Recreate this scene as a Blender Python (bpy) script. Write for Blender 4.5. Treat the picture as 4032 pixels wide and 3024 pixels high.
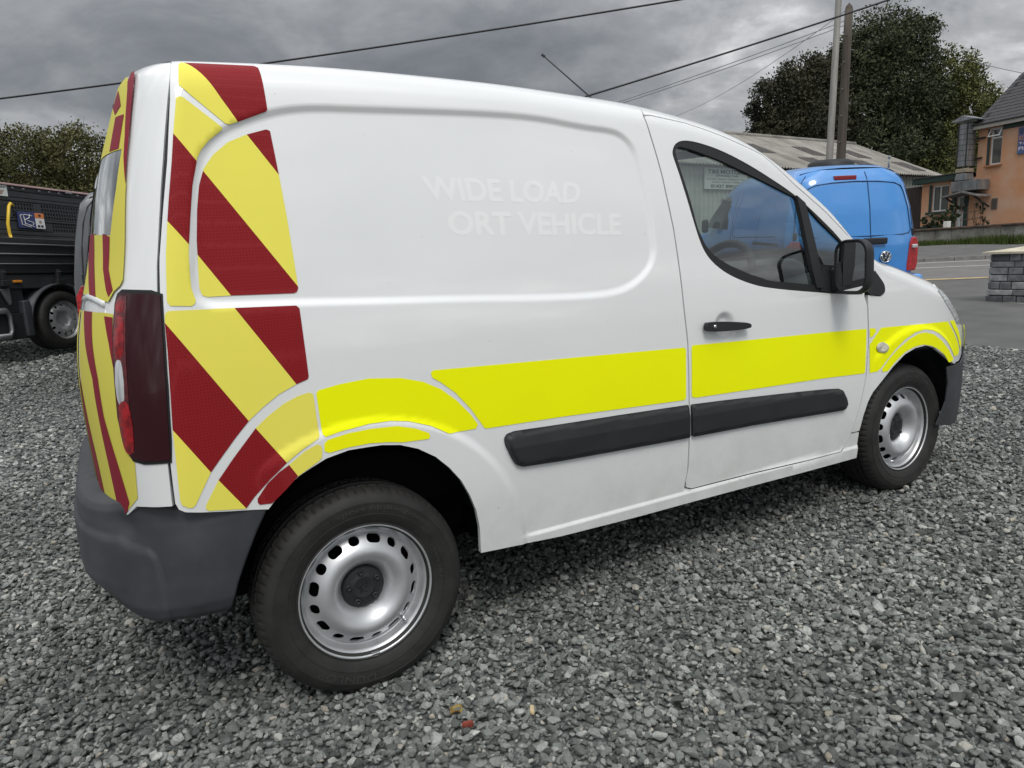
import bpy, bmesh, math, random
import numpy as np
from mathutils import Vector, Matrix
from mathutils.geometry import delaunay_2d_cdt

for o in list(bpy.data.objects): bpy.data.objects.remove(o)
scene = bpy.context.scene
COL = scene.collection
rng = np.random.default_rng(7)
R_ = math.radians

# ------------------------------------------------------------------ camera
cam_d = bpy.data.cameras.new('camera'); cam = bpy.data.objects.new('camera', cam_d); COL.objects.link(cam)
CAM = np.array([-0.55767, -2.79922, 1.23036])
yaw, pitch, roll = R_(29.5239), R_(9.6036), R_(-4.1794)
fwd = np.array([math.sin(yaw)*math.cos(pitch), math.cos(yaw)*math.cos(pitch), -math.sin(pitch)])
r0 = np.array([math.cos(yaw), -math.sin(yaw), 0.0]); u0 = np.cross(r0, fwd)
rt = math.cos(roll)*r0 + math.sin(roll)*u0; up = -math.sin(roll)*r0 + math.cos(roll)*u0
cam.matrix_world = Matrix(((rt[0], up[0], -fwd[0], CAM[0]), (rt[1], up[1], -fwd[1], CAM[1]), (rt[2], up[2], -fwd[2], CAM[2]), (0, 0, 0, 1)))
cam_d.sensor_width = 36.0; cam_d.lens = 36.0*2771.15/4032; cam_d.clip_start = 0.05; cam_d.clip_end = 2000
scene.camera = cam

# ------------------------------------------------------------------ sky, sun, exposure
SUN_EL, SUN_AZ = R_(52), R_(200)       # azimuth measured from +Y towards +X
sd = Vector((math.sin(SUN_AZ)*math.cos(SUN_EL), math.cos(SUN_AZ)*math.cos(SUN_EL), math.sin(SUN_EL)))
world = bpy.data.worlds.new('World'); scene.world = world; world.use_nodes = True
def build_world():
    nt = world.node_tree; N = nt.nodes; L = nt.links; N.clear()
    out = N.new('ShaderNodeOutputWorld'); bg = N.new('ShaderNodeBackground'); L.new(bg.outputs[0], out.inputs[0])
    sky = N.new('ShaderNodeTexSky'); sky.sky_type = 'NISHITA'; sky.sun_disc = False
    sky.sun_elevation = SUN_EL; sky.sun_rotation = SUN_AZ
    tc = N.new('ShaderNodeTexCoord'); sep = N.new('ShaderNodeSeparateXYZ'); L.new(tc.outputs['Generated'], sep.inputs[0])
    def math_(op, a, b=None, c=None):
        m = N.new('ShaderNodeMath'); m.operation = op
        for i, v in enumerate((a, b, c)):
            if v is None: continue
            if isinstance(v, (int, float)): m.inputs[i].default_value = v
            else: L.new(v, m.inputs[i])
        return m.outputs[0]
    zc = math_('MAXIMUM', sep.outputs[2], 0.0)
    den = math_('ADD', zc, 0.34)
    u = math_('DIVIDE', sep.outputs[0], den); v = math_('DIVIDE', sep.outputs[1], den)
    cb = N.new('ShaderNodeCombineXYZ'); L.new(u, cb.inputs[0]); L.new(v, cb.inputs[1]); cb.inputs[2].default_value = 3.7
    def noise(scale, detail, rough, dist, off):
        mp = N.new('ShaderNodeMapping'); mp.inputs['Location'].default_value = off; mp.inputs['Rotation'].default_value = (0, 0, .5); mp.inputs['Scale'].default_value = (1.0, 1.25, 1.0)
        L.new(cb.outputs[0], mp.inputs[0])
        n = N.new('ShaderNodeTexNoise'); n.inputs['Scale'].default_value = scale; n.inputs['Detail'].default_value = detail
        n.inputs['Roughness'].default_value = rough; n.inputs['Distortion'].default_value = dist
        L.new(mp.outputs[0], n.inputs['Vector']); return n.outputs['Fac']
    n1 = noise(1.15, 9, 0.55, 0.25, (5.3, 1.2, 0)); n2 = noise(3.4, 8, 0.6, 0.4, (4.2, 5.3, 1)); n3 = noise(0.45, 3, .5, 0, (6.3, 3.2, 2))
    mixn = math_('ADD', math_('ADD', math_('MULTIPLY', n1, .55), math_('MULTIPLY', n2, .25)), math_('MULTIPLY', n3, .20))
    ramp = N.new('ShaderNodeValToRGB'); L.new(mixn, ramp.inputs[0])
    e = ramp.color_ramp.elements
    e[0].position = .38; e[0].color = (.25, .265, .29, 1)
    e[1].position = .66; e[1].color = (2.1, 2.1, 2.08, 1)
    for pos, c in ((.45, (.37, .39, .415)), (.505, (.53, .55, .575)), (.55, (.78, .79, .81)), (.60, (1.35, 1.36, 1.37))):
        x = e.new(pos); x.color = (*c, 1)
    # overcast dome: brighter overhead than at the horizon, a little brighter round the hidden sun
    dotn = N.new('ShaderNodeVectorMath'); dotn.operation = 'DOT_PRODUCT'; L.new(tc.outputs['Generated'], dotn.inputs[0]); dotn.inputs[1].default_value = sd
    glow = math_('POWER', math_('MAXIMUM', dotn.outputs['Value'], 0.0), 2.0)
    gain = math_('ADD', math_('ADD', math_('MULTIPLY', math_('MULTIPLY', zc, zc), 1.55), .45), math_('MULTIPLY', glow, .70))
    vs = N.new('ShaderNodeVectorMath'); vs.operation = 'SCALE'; L.new(ramp.outputs[0], vs.inputs[0]); L.new(gain, vs.inputs['Scale'])
    ss = N.new('ShaderNodeVectorMath'); ss.operation = 'SCALE'; L.new(sky.outputs[0], ss.inputs[0]); ss.inputs['Scale'].default_value = .07
    mx = N.new('ShaderNodeMix'); mx.data_type = 'RGBA'; mx.inputs[0].default_value = .94
    L.new(ss.outputs[0], mx.inputs[6]); L.new(vs.outputs[0], mx.inputs[7])
    L.new(mx.outputs[2], bg.inputs[0]); bg.inputs[1].default_value = 1.0
build_world()
sun_d = bpy.data.lights.new('sun', 'SUN'); sun_d.energy = 1.25; sun_d.angle = R_(20); sun_d.color = (1, .965, .91)
sun = bpy.data.objects.new('sun', sun_d); COL.objects.link(sun)
sun.rotation_euler = (-sd).to_track_quat('-Z', 'Y').to_euler()
vs_ = scene.view_settings
vs_.view_transform = 'Standard'; vs_.look = 'None'; vs_.gamma = 1; vs_.exposure = 0.22; vs_.use_curve_mapping = False

# ------------------------------------------------------------------ materials
def nodes_of(m):
    m.use_nodes = True; return m.node_tree, m.node_tree.nodes, m.node_tree.links
MATS = {}
def mat(name, col, rough=.5, metal=0.0, spec=.5, coat=0.0, coat_r=.05, var=0.0, vscale=6.0, bump=0.0, bscale=80.0, col2=None, trans=0.0, emit=None, rvar=0.0, stretch=None):
    if name in MATS: return MATS[name]
    m = bpy.data.materials.new(name); nt, N, L = nodes_of(m); b = N['Principled BSDF']
    b.inputs['Base Color'].default_value = (*col, 1); b.inputs['Roughness'].default_value = rough; b.inputs['Metallic'].default_value = metal
    b.inputs['Specular IOR Level'].default_value = spec; b.inputs['Coat Weight'].default_value = coat; b.inputs['Coat Roughness'].default_value = coat_r
    if trans: b.inputs['Transmission Weight'].default_value = trans
    tc = N.new('ShaderNodeTexCoord'); vec = tc.outputs['Object']
    if stretch:
        mp = N.new('ShaderNodeMapping'); mp.inputs['Scale'].default_value = stretch; L.new(vec, mp.inputs[0]); vec = mp.outputs[0]
    if var or col2 or rvar:
        n = N.new('ShaderNodeTexNoise'); n.inputs['Scale'].default_value = vscale; n.inputs['Detail'].default_value = 6; n.inputs['Roughness'].default_value = .6; L.new(vec, n.inputs['Vector'])
        mx = N.new('ShaderNodeMix'); mx.data_type = 'RGBA'
        c2 = col2 if col2 else tuple(c*(1-var) for c in col); c1 = col if col2 else tuple(min(1, c*(1+var)) for c in col)
        mx.inputs[6].default_value = (*c1, 1); mx.inputs[7].default_value = (*c2, 1)
        r = N.new('ShaderNodeValToRGB'); r.color_ramp.elements[0].position = .35; r.color_ramp.elements[1].position = .65; L.new(n.outputs['Fac'], r.inputs[0]); L.new(r.outputs[0], mx.inputs[0])
        L.new(mx.outputs[2], b.inputs['Base Color'])
        if rvar:
            mm = N.new('ShaderNodeMath'); mm.operation = 'MULTIPLY_ADD'; L.new(n.outputs['Fac'], mm.inputs[0]); mm.inputs[1].default_value = rvar; mm.inputs[2].default_value = rough-rvar*.5; L.new(mm.outputs[0], b.inputs['Roughness'])
    if bump:
        n2 = N.new('ShaderNodeTexNoise'); n2.inputs['Scale'].default_value = bscale; n2.inputs['Detail'].default_value = 4; L.new(vec, n2.inputs['Vector'])
        bp = N.new('ShaderNodeBump'); bp.inputs['Strength'].default_value = bump; bp.inputs['Distance'].default_value = .01; L.new(n2.outputs['Fac'], bp.inputs['Height']); L.new(bp.outputs[0], b.inputs['Normal'])
    if emit: b.inputs['Emission Color'].default_value = (*emit[0], 1); b.inputs['Emission Strength'].default_value = emit[1]
    MATS[name] = m; return m
def film(name, col, cell=.008, amp=.07):
    """prismatic reflective film: fine honeycomb in the colour and the gloss"""
    if name in MATS: return MATS[name]
    m = mat(name, col, rough=.55, spec=.12, coat=.03, coat_r=.10); nt, N, L = nodes_of(m); b = N['Principled BSDF']
    tc = N.new('ShaderNodeTexCoord'); v = N.new('ShaderNodeTexVoronoi'); v.feature = 'DISTANCE_TO_EDGE'; v.inputs['Scale'].default_value = 1/cell; v.inputs['Randomness'].default_value = .12; L.new(tc.outputs['Object'], v.inputs['Vector'])
    r = N.new('ShaderNodeValToRGB'); r.color_ramp.elements[0].position = .03; r.color_ramp.elements[1].position = .16; L.new(v.outputs['Distance'], r.inputs[0])
    n = N.new('ShaderNodeTexNoise'); n.inputs['Scale'].default_value = 5; n.inputs['Detail'].default_value = 5; L.new(tc.outputs['Object'], n.inputs['Vector'])
    mx = N.new('ShaderNodeMix'); mx.data_type = 'RGBA'; mx.inputs[6].default_value = (*[min(1, c*(1+amp)+amp*.06) for c in col], 1); mx.inputs[7].default_value = (*col, 1); L.new(r.outputs[0], mx.inputs[0])
    mx2 = N.new('ShaderNodeMix'); mx2.data_type = 'RGBA'; mx2.blend_type = 'MULTIPLY'; mx2.inputs[0].default_value = .06; L.new(mx.outputs[2], mx2.inputs[6]); L.new(n.outputs['Color'], mx2.inputs[7])
    L.new(mx2.outputs[2], b.inputs['Base Color']); return m
def glass(name, tint=(.80, .88, .86), refl=1.0, ior=1.5):
    if name in MATS: return MATS[name]
    m = bpy.data.materials.new(name); nt, N, L = nodes_of(m); N.clear()
    out = N.new('ShaderNodeOutputMaterial'); t = N.new('ShaderNodeBsdfTransparent'); t.inputs[0].default_value = (*tint, 1)
    g = N.new('ShaderNodeBsdfGlossy'); g.inputs['Roughness'].default_value = .015; g.inputs[0].default_value = (.95, .97, .97, 1)
    ge = N.new('ShaderNodeNewGeometry'); dp = N.new('ShaderNodeVectorMath'); dp.operation = 'DOT_PRODUCT'; L.new(ge.outputs['Incoming'], dp.inputs[0]); L.new(ge.outputs['Normal'], dp.inputs[1])
    def mth(op, a, b):
        q = N.new('ShaderNodeMath'); q.operation = op; q.use_clamp = op == 'MULTIPLY'
        for i, v in enumerate((a, b)):
            if isinstance(v, (int, float)): q.inputs[i].default_value = v
            else: L.new(v, q.inputs[i])
        return q.outputs[0]
    sch = mth('POWER', mth('SUBTRACT', 1.0, mth('ABSOLUTE', dp.outputs['Value'], 0)), 4.2)
    mu_out = mth('MULTIPLY', mth('ADD', mth('MULTIPLY', sch, .90), .075), refl)
    mx = N.new('ShaderNodeMixShader'); L.new(mu_out, mx.inputs[0]); L.new(t.outputs[0], mx.inputs[1]); L.new(g.outputs[0], mx.inputs[2]); L.new(mx.outputs[0], out.inputs[0])
    MATS[name] = m; return m
WHITE = mat('white_paint', (.80, .812, .806), rough=.45, coat=1.0, coat_r=.05, var=.014, vscale=2.5)
def dirty(m):
    nt, N, L = nodes_of(m); b = N['Principled BSDF']; src = b.inputs['Base Color'].links[0].from_socket
    tc = N.new('ShaderNodeTexCoord'); sp = N.new('ShaderNodeSeparateXYZ'); L.new(tc.outputs['Object'], sp.inputs[0])
    mr = N.new('ShaderNodeMapRange'); mr.inputs[1].default_value = .62; mr.inputs[2].default_value = .26; mr.inputs[3].default_value = .0; mr.inputs[4].default_value = 1.0; L.new(sp.outputs[2], mr.inputs[0])
    n = N.new('ShaderNodeTexNoise'); n.inputs['Scale'].default_value = 7; n.inputs['Detail'].default_value = 9; n.inputs['Roughness'].default_value = .7; L.new(tc.outputs['Object'], n.inputs['Vector'])
    r = N.new('ShaderNodeValToRGB'); r.color_ramp.elements[0].position = .40; r.color_ramp.elements[1].position = .75; L.new(n.outputs['Fac'], r.inputs[0])
    mu = N.new('ShaderNodeMath'); mu.operation = 'MULTIPLY'; L.new(mr.outputs[0], mu.inputs[0]); L.new(r.outputs[0], mu.inputs[1])
    n2 = N.new('ShaderNodeTexNoise'); n2.inputs['Scale'].default_value = 42; n2.inputs['Detail'].default_value = 3; L.new(tc.outputs['Object'], n2.inputs['Vector'])
    r2 = N.new('ShaderNodeValToRGB'); r2.color_ramp.elements[0].position = .745; r2.color_ramp.elements[1].position = .78; L.new(n2.outputs['Fac'], r2.inputs[0])
    ad = N.new('ShaderNodeMath'); ad.operation = 'MULTIPLY_ADD'; ad.use_clamp = True; L.new(mu.outputs[0], ad.inputs[0]); ad.inputs[1].default_value = .45; 
    sc_ = N.new('ShaderNodeMath'); sc_.operation = 'MULTIPLY'; sc_.inputs[1].default_value = .55; L.new(r2.outputs[0], sc_.inputs[0]); L.new(sc_.outputs[0], ad.inputs[2])
    mx = N.new('ShaderNodeMix'); mx.data_type = 'RGBA'; mx.inputs[7].default_value = (.42, .40, .36, 1); L.new(ad.outputs[0], mx.inputs[0]); L.new(src, mx.inputs[6]); L.new(mx.outputs[2], b.inputs['Base Color'])
    b.inputs['Coat IOR'].default_value = 1.7
dirty(WHITE)
GHOST = mat('ghost_lettering', (.875, .882, .877), rough=.25, coat=1.0, coat_r=.02)
BLACKP = mat('black_plastic', (.020, .021, .023), rough=.55, spec=.4, var=.15, vscale=9, bump=.06, bscale=900)
GREYP = mat('grey_bumper_plastic', (.040, .043, .049), rough=.50, spec=.45, var=.28, vscale=5, bump=.08, bscale=700, rvar=.15)
RUBBER = mat('rubber_seal', (.016, .016, .017), rough=.45, spec=.4)
TYRE = mat('tyre_rubber', (.024, .023, .022), rough=.62, spec=.35, var=.25, vscale=14, bump=.10, bscale=300)
SILVER = mat('wheel_silver', (.58, .59, .60), rough=.40, metal=.65, var=.10, vscale=10, rvar=.12)
DARK = mat('dark_void', (.006, .006, .007), rough=.9, spec=.1)
LIME = film('lime_film', (.94, 1.0, .0)); YEL = film('yellow_film', (.88, .80, .12), amp=.01); RED = film('red_film', (.235, .010, .014), amp=.12)
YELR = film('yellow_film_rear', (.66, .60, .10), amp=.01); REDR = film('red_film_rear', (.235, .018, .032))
GLASS = glass('window_glass', refl=2.0); CHROME = mat('chrome', (.75, .76, .77), rough=.12, metal=1.0)
MIRR = mat('mirror_glass', (.80, .82, .82), rough=.02, metal=1.0)
INTR = mat('interior_plastic', (.030, .031, .033), rough=.6, bump=.05, bscale=500)

# ------------------------------------------------------------------ mesh helpers
def setprops(o, label=None, cat=None, group=None, kind=None):
    if label: o['label'] = label
    if cat: o['category'] = cat
    if group: o['group'] = group
    if kind: o['kind'] = kind
    return o
def empty(name, loc=(0, 0, 0), rot=(0, 0, 0), label=None, cat=None, group=None):
    o = bpy.data.objects.new(name, None); COL.objects.link(o); o.location = loc; o.rotation_euler = rot; o.empty_display_size = .2
    return setprops(o, label, cat, group)
def mobj(name, V, F, m=None, parent=None, smooth=True, normals=None):
    me = bpy.data.meshes.new(name); me.from_pydata([tuple(map(float, v)) for v in V], [], [tuple(map(int, f)) for f in F]); me.update()
    if m: me.materials.append(m)
    if smooth: me.polygons.foreach_set('use_smooth', [True]*len(me.polygons))
    if normals is not None: me.normals_split_custom_set_from_vertices([tuple(map(float, n)) for n in normals])
    o = bpy.data.objects.new(name, me); COL.objects.link(o)
    if parent: o.parent = parent
    return o
def copy_tree(o, parent=None):
    c = o.copy(); COL.objects.link(c); c.parent = parent
    for ch in list(o.children): copy_tree(ch, c)
    return c
class G:
    """collects simple solids into one mesh"""
    def __init__(s): s.V = []; s.F = []
    def add(s, V, F):
        k = len(s.V); s.V += [tuple(v) for v in V]; s.F += [tuple(i+k for i in f) for f in F]; return s
    def box(s, a, b, M=None):
        V = [(x, y, z) for z in (a[2], b[2]) for y in (a[1], b[1]) for x in (a[0], b[0])]
        if M is not None: V = [tuple(M @ Vector(v)) for v in V]
        return s.add(V, [(0, 2, 3, 1), (4, 5, 7, 6), (0, 1, 5, 4), (2, 6, 7, 3), (0, 4, 6, 2), (1, 3, 7, 5)])
    def prism(s, poly, fn0, fn1):
        n = len(poly); V = [fn0(*p) for p in poly]+[fn1(*p) for p in poly]
        return s.add(V, [tuple(range(n-1, -1, -1)), tuple(range(n, 2*n))]+[(i, (i+1) % n, n+(i+1) % n, n+i) for i in range(n)])
    def tube(s, pts, r, n=8, caps=True):
        pts = [Vector(p) for p in pts]; rs = r if isinstance(r, (list, tuple)) else [r]*len(pts); rings = []
        a = None
        for i, p in enumerate(pts):
            d = (pts[min(i+1, len(pts)-1)]-pts[max(i-1, 0)]).normalized()
            if a is None: a = d.orthogonal().normalized()
            a = (a-d*a.dot(d)).normalized(); b = d.cross(a)
            rings.append([p+(a*math.cos(2*math.pi*k/n)+b*math.sin(2*math.pi*k/n))*rs[i] for k in range(n)])
        V = [v for r_ in rings for v in r_]; F = []
        for i in range(len(pts)-1):
            for k in range(n): F.append((i*n+k, i*n+(k+1) % n, (i+1)*n+(k+1) % n, (i+1)*n+k))
        if caps: F += [tuple(range(n-1, -1, -1)), tuple((len(pts)-1)*n+k for k in range(n))]
        return s.add(V, F)
    def lathe(s, prof, n=32, axis='y', c=(0, 0, 0), close=False):
        V = []; F = []; m = len(prof)
        for k in range(n):
            t = 2*math.pi*k/n
            for r, h in prof:
                if axis == 'y': V.append((c[0]+r*math.cos(t), c[1]+h, c[2]+r*math.sin(t)))
                elif axis == 'z': V.append((c[0]+r*math.cos(t), c[1]+r*math.sin(t), c[2]+h))
                else: V.append((c[0]+h, c[1]+r*math.cos(t), c[2]+r*math.sin(t)))
        for k in range(n):
            for i in range(m-1): F.append((k*m+i, ((k+1) % n)*m+i, ((k+1) % n)*m+i+1, k*m+i+1))
        return s.add(V, F)
    def out(s, name, m, parent=None, smooth=False, bevel=0.0, seg=2):
        o = mobj(name, s.V, s.F, m, parent, smooth)
        bm = bmesh.new(); bm.from_mesh(o.data); bmesh.ops.recalc_face_normals(bm, faces=bm.faces); bm.to_mesh(o.data); bm.free()
        if bevel:
            md = o.modifiers.new('bevel', 'BEVEL'); md.width = bevel; md.segments = seg; md.limit_method = 'ANGLE'; md.angle_limit = R_(35)
            o.data.polygons.foreach_set('use_smooth', [True]*len(o.data.polygons))
            wn = o.modifiers.new('wn', 'WEIGHTED_NORMAL'); wn.keep_sharp = False
        return o
def rbox(name, a, b, m, parent=None, bevel=.01, seg=3, M=None): return G().box(a, b, M).out(name, m, parent, bevel=bevel, seg=seg)
# polygon tools --------------------------------------------------------------
def resample(P, h, closed=True):
    P = np.asarray(P, float); Q = np.vstack([P, P[:1]]) if closed else P; out = []
    for a, b in zip(Q[:-1], Q[1:]):
        n = max(1, int(math.ceil(np.linalg.norm(b-a)/h)))
        for k in range(n): out.append(a+(b-a)*k/n)
    if not closed: out.append(Q[-1])
    return np.array(out)
def chaikin(P, it=1):
    P = np.asarray(P, float)
    for _ in range(it):
        N_ = np.roll(P, -1, 0); P = np.stack([P*.75+N_*.25, P*.25+N_*.75], 1).reshape(-1, 2)
    return P
def inside(P, X):
    X = np.asarray(X, float); c = np.zeros(len(X), bool); x, y = X[:, 0], X[:, 1]
    for (x1, y1), (x2, y2) in zip(P, np.roll(P, -1, 0)):
        if y1 == y2: continue
        m = (y1 > y) != (y2 > y); c ^= m & (x < (x2-x1)*(y-y1)/(y2-y1)+x1)
    return c
def pdist(P, X, closed=True):
    X = np.asarray(X, float); P = np.asarray(P, float); d = np.full(len(X), 1e9)
    Q = np.roll(P, -1, 0) if closed else P[1:]; A = P if closed else P[:-1]
    for a, b in zip(A, Q):
        ab = b-a; t = np.clip(((X-a) @ ab)/(ab @ ab+1e-12), 0, 1); q = X-(a+t[:, None]*ab); d = np.minimum(d, np.einsum('ij,ij->i', q, q))
    return np.sqrt(d)
def area2(P): P = np.asarray(P); Q = np.roll(P, -1, 0); return .5*np.sum(P[:, 0]*Q[:, 1]-Q[:, 0]*P[:, 1])
def offset(P, d):
    """positive d grows a closed polygon"""
    P = np.asarray(P, float); s = 1 if area2(P) > 0 else -1
    t = np.roll(P, -1, 0)-np.roll(P, 1, 0); t /= np.linalg.norm(t, axis=1)[:, None]+1e-12
    return P+s*d*np.stack([t[:, 1], -t[:, 0]], 1)
def cut(P, a, b):
    """split a polygon by the line through a,b: (left part, right part)"""
    a = np.array(a); b = np.array(b); n = np.array([-(b-a)[1], (b-a)[0]]); out = []
    for s in (1, -1):
        R = []
        for p, q in zip(P, np.roll(P, -1, 0)):
            dp, dq = s*np.dot(p-a, n), s*np.dot(q-a, n)
            if dp >= 0: R.append(p)
            if (dp > 0 and dq < 0) or (dp < 0 and dq > 0): R.append(p+(q-p)*dp/(dp-dq))
        out.append(np.array(R))
    return out
def smooth01(t): t = np.clip(t, 0, 1); return t*t*(3-2*t)
def patch(name, fn, outer, holes=(), m=None, parent=None, h=.03, off=0.0, flange=0.0, extra=None, edge=None, normals=True, flip=False):
    """triangulate a region of a parametric surface fn(u,w)->(x,y,z); offsets along its normal; flange turns the rim inwards"""
    e = edge or h*.6
    loops = [resample(outer, e)]+[resample(q, e) for q in holes]
    P = np.vstack(loops); E = []; k = 0
    for l in loops:
        n = len(l); E += [(k+i, k+(i+1) % n) for i in range(n)]; k += n
    lo, hi = loops[0].min(0), loops[0].max(0)
    gx, gy = np.meshgrid(np.arange(lo[0]+h/2, hi[0], h), np.arange(lo[1]+h/2, hi[1], h)); gx = gx+(np.arange(gx.shape[0]) % 2)[:, None]*h/2
    I = np.stack([gx.ravel(), gy.ravel()], 1)
    if extra is not None and len(extra): 
        near = pdist_cloud(I, extra, h*.45); I = np.vstack([I[~near], extra])
    ok = inside(loops[0], I)
    for q in loops[1:]: ok &= ~inside(q, I)
    I = I[ok]; d = np.full(len(I), 1e9)
    for l in loops: d = np.minimum(d, pdist(l, I)) if len(I) else d
    I = I[d > e*.55]
    allp = np.vstack([P, I]) if len(I) else P
    r = delaunay_2d_cdt([Vector((float(a), float(b))) for a, b in allp], E, [], 0, 1e-6)
    V2 = np.array([(v[0], v[1]) for v in r[0]]); T = np.array([t for t in r[2] if len(t) == 3])
    c = V2[T].mean(1); ok = inside(loops[0], c)
    for q in loops[1:]: ok &= ~inside(q, c)
    T = T[ok]
    a2 = (V2[T[:, 1], 0]-V2[T[:, 0], 0])*(V2[T[:, 2], 1]-V2[T[:, 0], 1])-(V2[T[:, 1], 1]-V2[T[:, 0], 1])*(V2[T[:, 2], 0]-V2[T[:, 0], 0])
    T[a2 < 0] = T[a2 < 0][:, ::-1]
    def ev(Q):
        x, y, z = fn(Q[:, 0], Q[:, 1]); return np.stack([x, y, z], 1)
    def nr(Q):
        ee = 4e-4; du = ev(Q+[ee, 0])-ev(Q-[ee, 0]); dw = ev(Q+[0, ee])-ev(Q-[0, ee]); n = np.cross(du, dw); return n/(np.linalg.norm(n, axis=1)[:, None]+1e-12)
    sg = -1 if flip else 1
    Nn = nr(V2)*sg; X = ev(V2)+Nn*off
    if flip: T = T[:, ::-1]
    Fs = [tuple(t) for t in T]; V = list(X); NN = list(Nn)
    if flange:
        # rim: boundary edges of the kept triangles
        cnt = {}
        for t in T:
            for i in range(3): cnt.setdefault(tuple(sorted((t[i], t[(i+1) % 3]))), []).append((t[i], t[(i+1) % 3]))
        for kk, lst in cnt.items():
            if len(lst) == 1:
                i, j = lst[0]; b0 = len(V); A, B_ = X[i], X[j]; na, nb = Nn[i], Nn[j]
                fnm = np.cross(A-B_, na); fnm /= np.linalg.norm(fnm)+1e-12
                V += [A, B_, B_-nb*flange, A-na*flange]; NN += [-fnm]*4; Fs.append((b0+1, b0, b0+3, b0+2))
    return mobj(name, V, Fs, m, parent, True, NN if normals else None)
def pdist_cloud(A, B_, r):
    """mask of A points that lie within r of any B point (grid hash)"""
    s = set(map(tuple, np.floor(np.asarray(B_)/r).astype(int))); K = np.floor(A/r).astype(int)
    return np.array([any((a+i, b+j) in s for i in (-1, 0, 1) for j in (-1, 0, 1)) for a, b in K])
def text2d(s, size=1.0, bold=0.0, align='LEFT', shear=0.0, spacing=1.0):
    cu = bpy.data.curves.new('t', 'FONT'); cu.body = s; cu.size = size; cu.offset = bold; cu.align_x = align; cu.shear = shear; cu.space_character = spacing; cu.resolution_u = 4
    ob = bpy.data.objects.new('t', cu); me = bpy.data.meshes.new_from_object(ob)
    V = np.array([v.co[:2] for v in me.vertices]) if len(me.vertices) else np.zeros((0, 2)); F = [tuple(p.vertices) for p in me.polygons]
    bpy.data.objects.remove(ob); bpy.data.curves.remove(cu); bpy.data.meshes.remove(me); return V, F
def text_obj(name, s, fit, m, parent, size=1.0, bold=0.0, cuts=0, **kw):
    """text mapped by fit(u,v) with u,v in 0..1 over the text's own bounding box"""
    V, F = text2d(s, size, bold, **kw); lo, hi = V.min(0), V.max(0); U = (V-lo)/(hi-lo)
    if cuts:
        bm = bmesh.new(); vv = [bm.verts.new((a, b, 0)) for a, b in U]
        for f in F:
            try: bm.faces.new([vv[i] for i in f])
            except ValueError: pass
        for k in range(1, cuts): bmesh.ops.bisect_plane(bm, geom=list(bm.verts)+list(bm.edges)+list(bm.faces), plane_co=(0, k/cuts, 0), plane_no=(0, 1, 0))
        for k in range(1, cuts*4): bmesh.ops.bisect_plane(bm, geom=list(bm.verts)+list(bm.edges)+list(bm.faces), plane_co=(k/cuts/4, 0, 0), plane_no=(1, 0, 0))
        bm.verts.index_update(); U = [(v.co.x, v.co.y) for v in bm.verts]; F = [tuple(v.index for v in f.verts) for f in bm.faces]; bm.free()
    return mobj(name, [fit(*q) for q in U], F, m, parent, False)
# up direction of the far background: the yard falls a little to one side
GUP = np.array([.030, -.017, 1.0]); GUP /= np.linalg.norm(GUP)
GEX = np.array([1, 0, 0])-GUP*GUP[0]; GEX /= np.linalg.norm(GEX); GEY = np.cross(GUP, GEX)
GM = Matrix((GEX, GEY, GUP)).transposed(); GEUL = GM.to_euler()
def gv(x, y, z): return tuple(GM @ Vector((x, y, z)))
def gempty(name, loc, rz=0.0, **k): 
    o = empty(name, gv(*loc), (0, 0, 0), **k); o.rotation_euler = (GM @ Matrix.Rotation(rz, 3, 'Z')).to_euler(); return o
def terrain(x, y):
    x = np.asarray(x, float); y = np.asarray(y, float)
    t = y-1.2; sp = (t+np.sqrt(t*t+.5))/2
    m = .69*x+.72*y
    return .085*np.minimum(sp, 14)*(1-.65*smooth01((x-1)/7))+.30*smooth01((m-25)/8)+.35*smooth01((m-34)/6)+.13*np.exp(-((x-8.7)**2+(y-4.4)**2)/6.5)

# ------------------------------------------------------------------ white van: measured body surface
def spline(xs, ys):
    xs=np.array(xs,float); ys=np.array(ys,float); n=len(xs); h=np.diff(xs)
    A=np.zeros((n,n)); r=np.zeros(n); A[0,0]=A[-1,-1]=1
    for i in range(1,n-1):
        A[i,i-1]=h[i-1]; A[i,i]=2*(h[i-1]+h[i]); A[i,i+1]=h[i]
        r[i]=6*((ys[i+1]-ys[i])/h[i]-(ys[i]-ys[i-1])/h[i-1])
    m=np.linalg.solve(A,r)
    def f(x):
        x=np.clip(np.asarray(x,float),xs[0],xs[-1]); i=np.clip(np.searchsorted(xs,x)-1,0,n-2)
        a=xs[i+1]-x; b=x-xs[i]; hh=h[i]
        return m[i]*a**3/(6*hh)+m[i+1]*b**3/(6*hh)+(ys[i]/hh-m[i]*hh/6)*a+(ys[i+1]/hh-m[i+1]*hh/6)*b
    return f
RAKE=.036
f_side=spline([.28,.36,.45,.55,.66,.80,.95,1.10,1.18,1.30,1.45,1.60,1.72,1.84],[.858,.868,.880,.890,.895,.896,.893,.886,.879,.864,.842,.815,.790,.760])
f_roof=spline([-0.7,-0.31,-0.006,0.384,0.713,1.0,1.225,1.4,1.6,1.78,1.95,2.06,2.19,2.325,2.42,2.5,2.62,2.8,2.92,3.02,3.1,3.17,3.35,3.5,3.6,3.665],[1.8069,1.8229,1.8344,1.8322,1.8214,1.8029,1.7837,1.7568,1.7138,1.649,1.5474,1.4667,1.3637,1.2409,1.1821,1.1495,1.1302,1.0952,1.0674,1.0302,0.9822,0.9382,0.835,0.73,0.63,0.55])
f_cw=spline([-.7,1.2,2.0,2.4,2.7,3.1,3.66],[.13,.13,.10,.09,.20,.24,.20])
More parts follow.
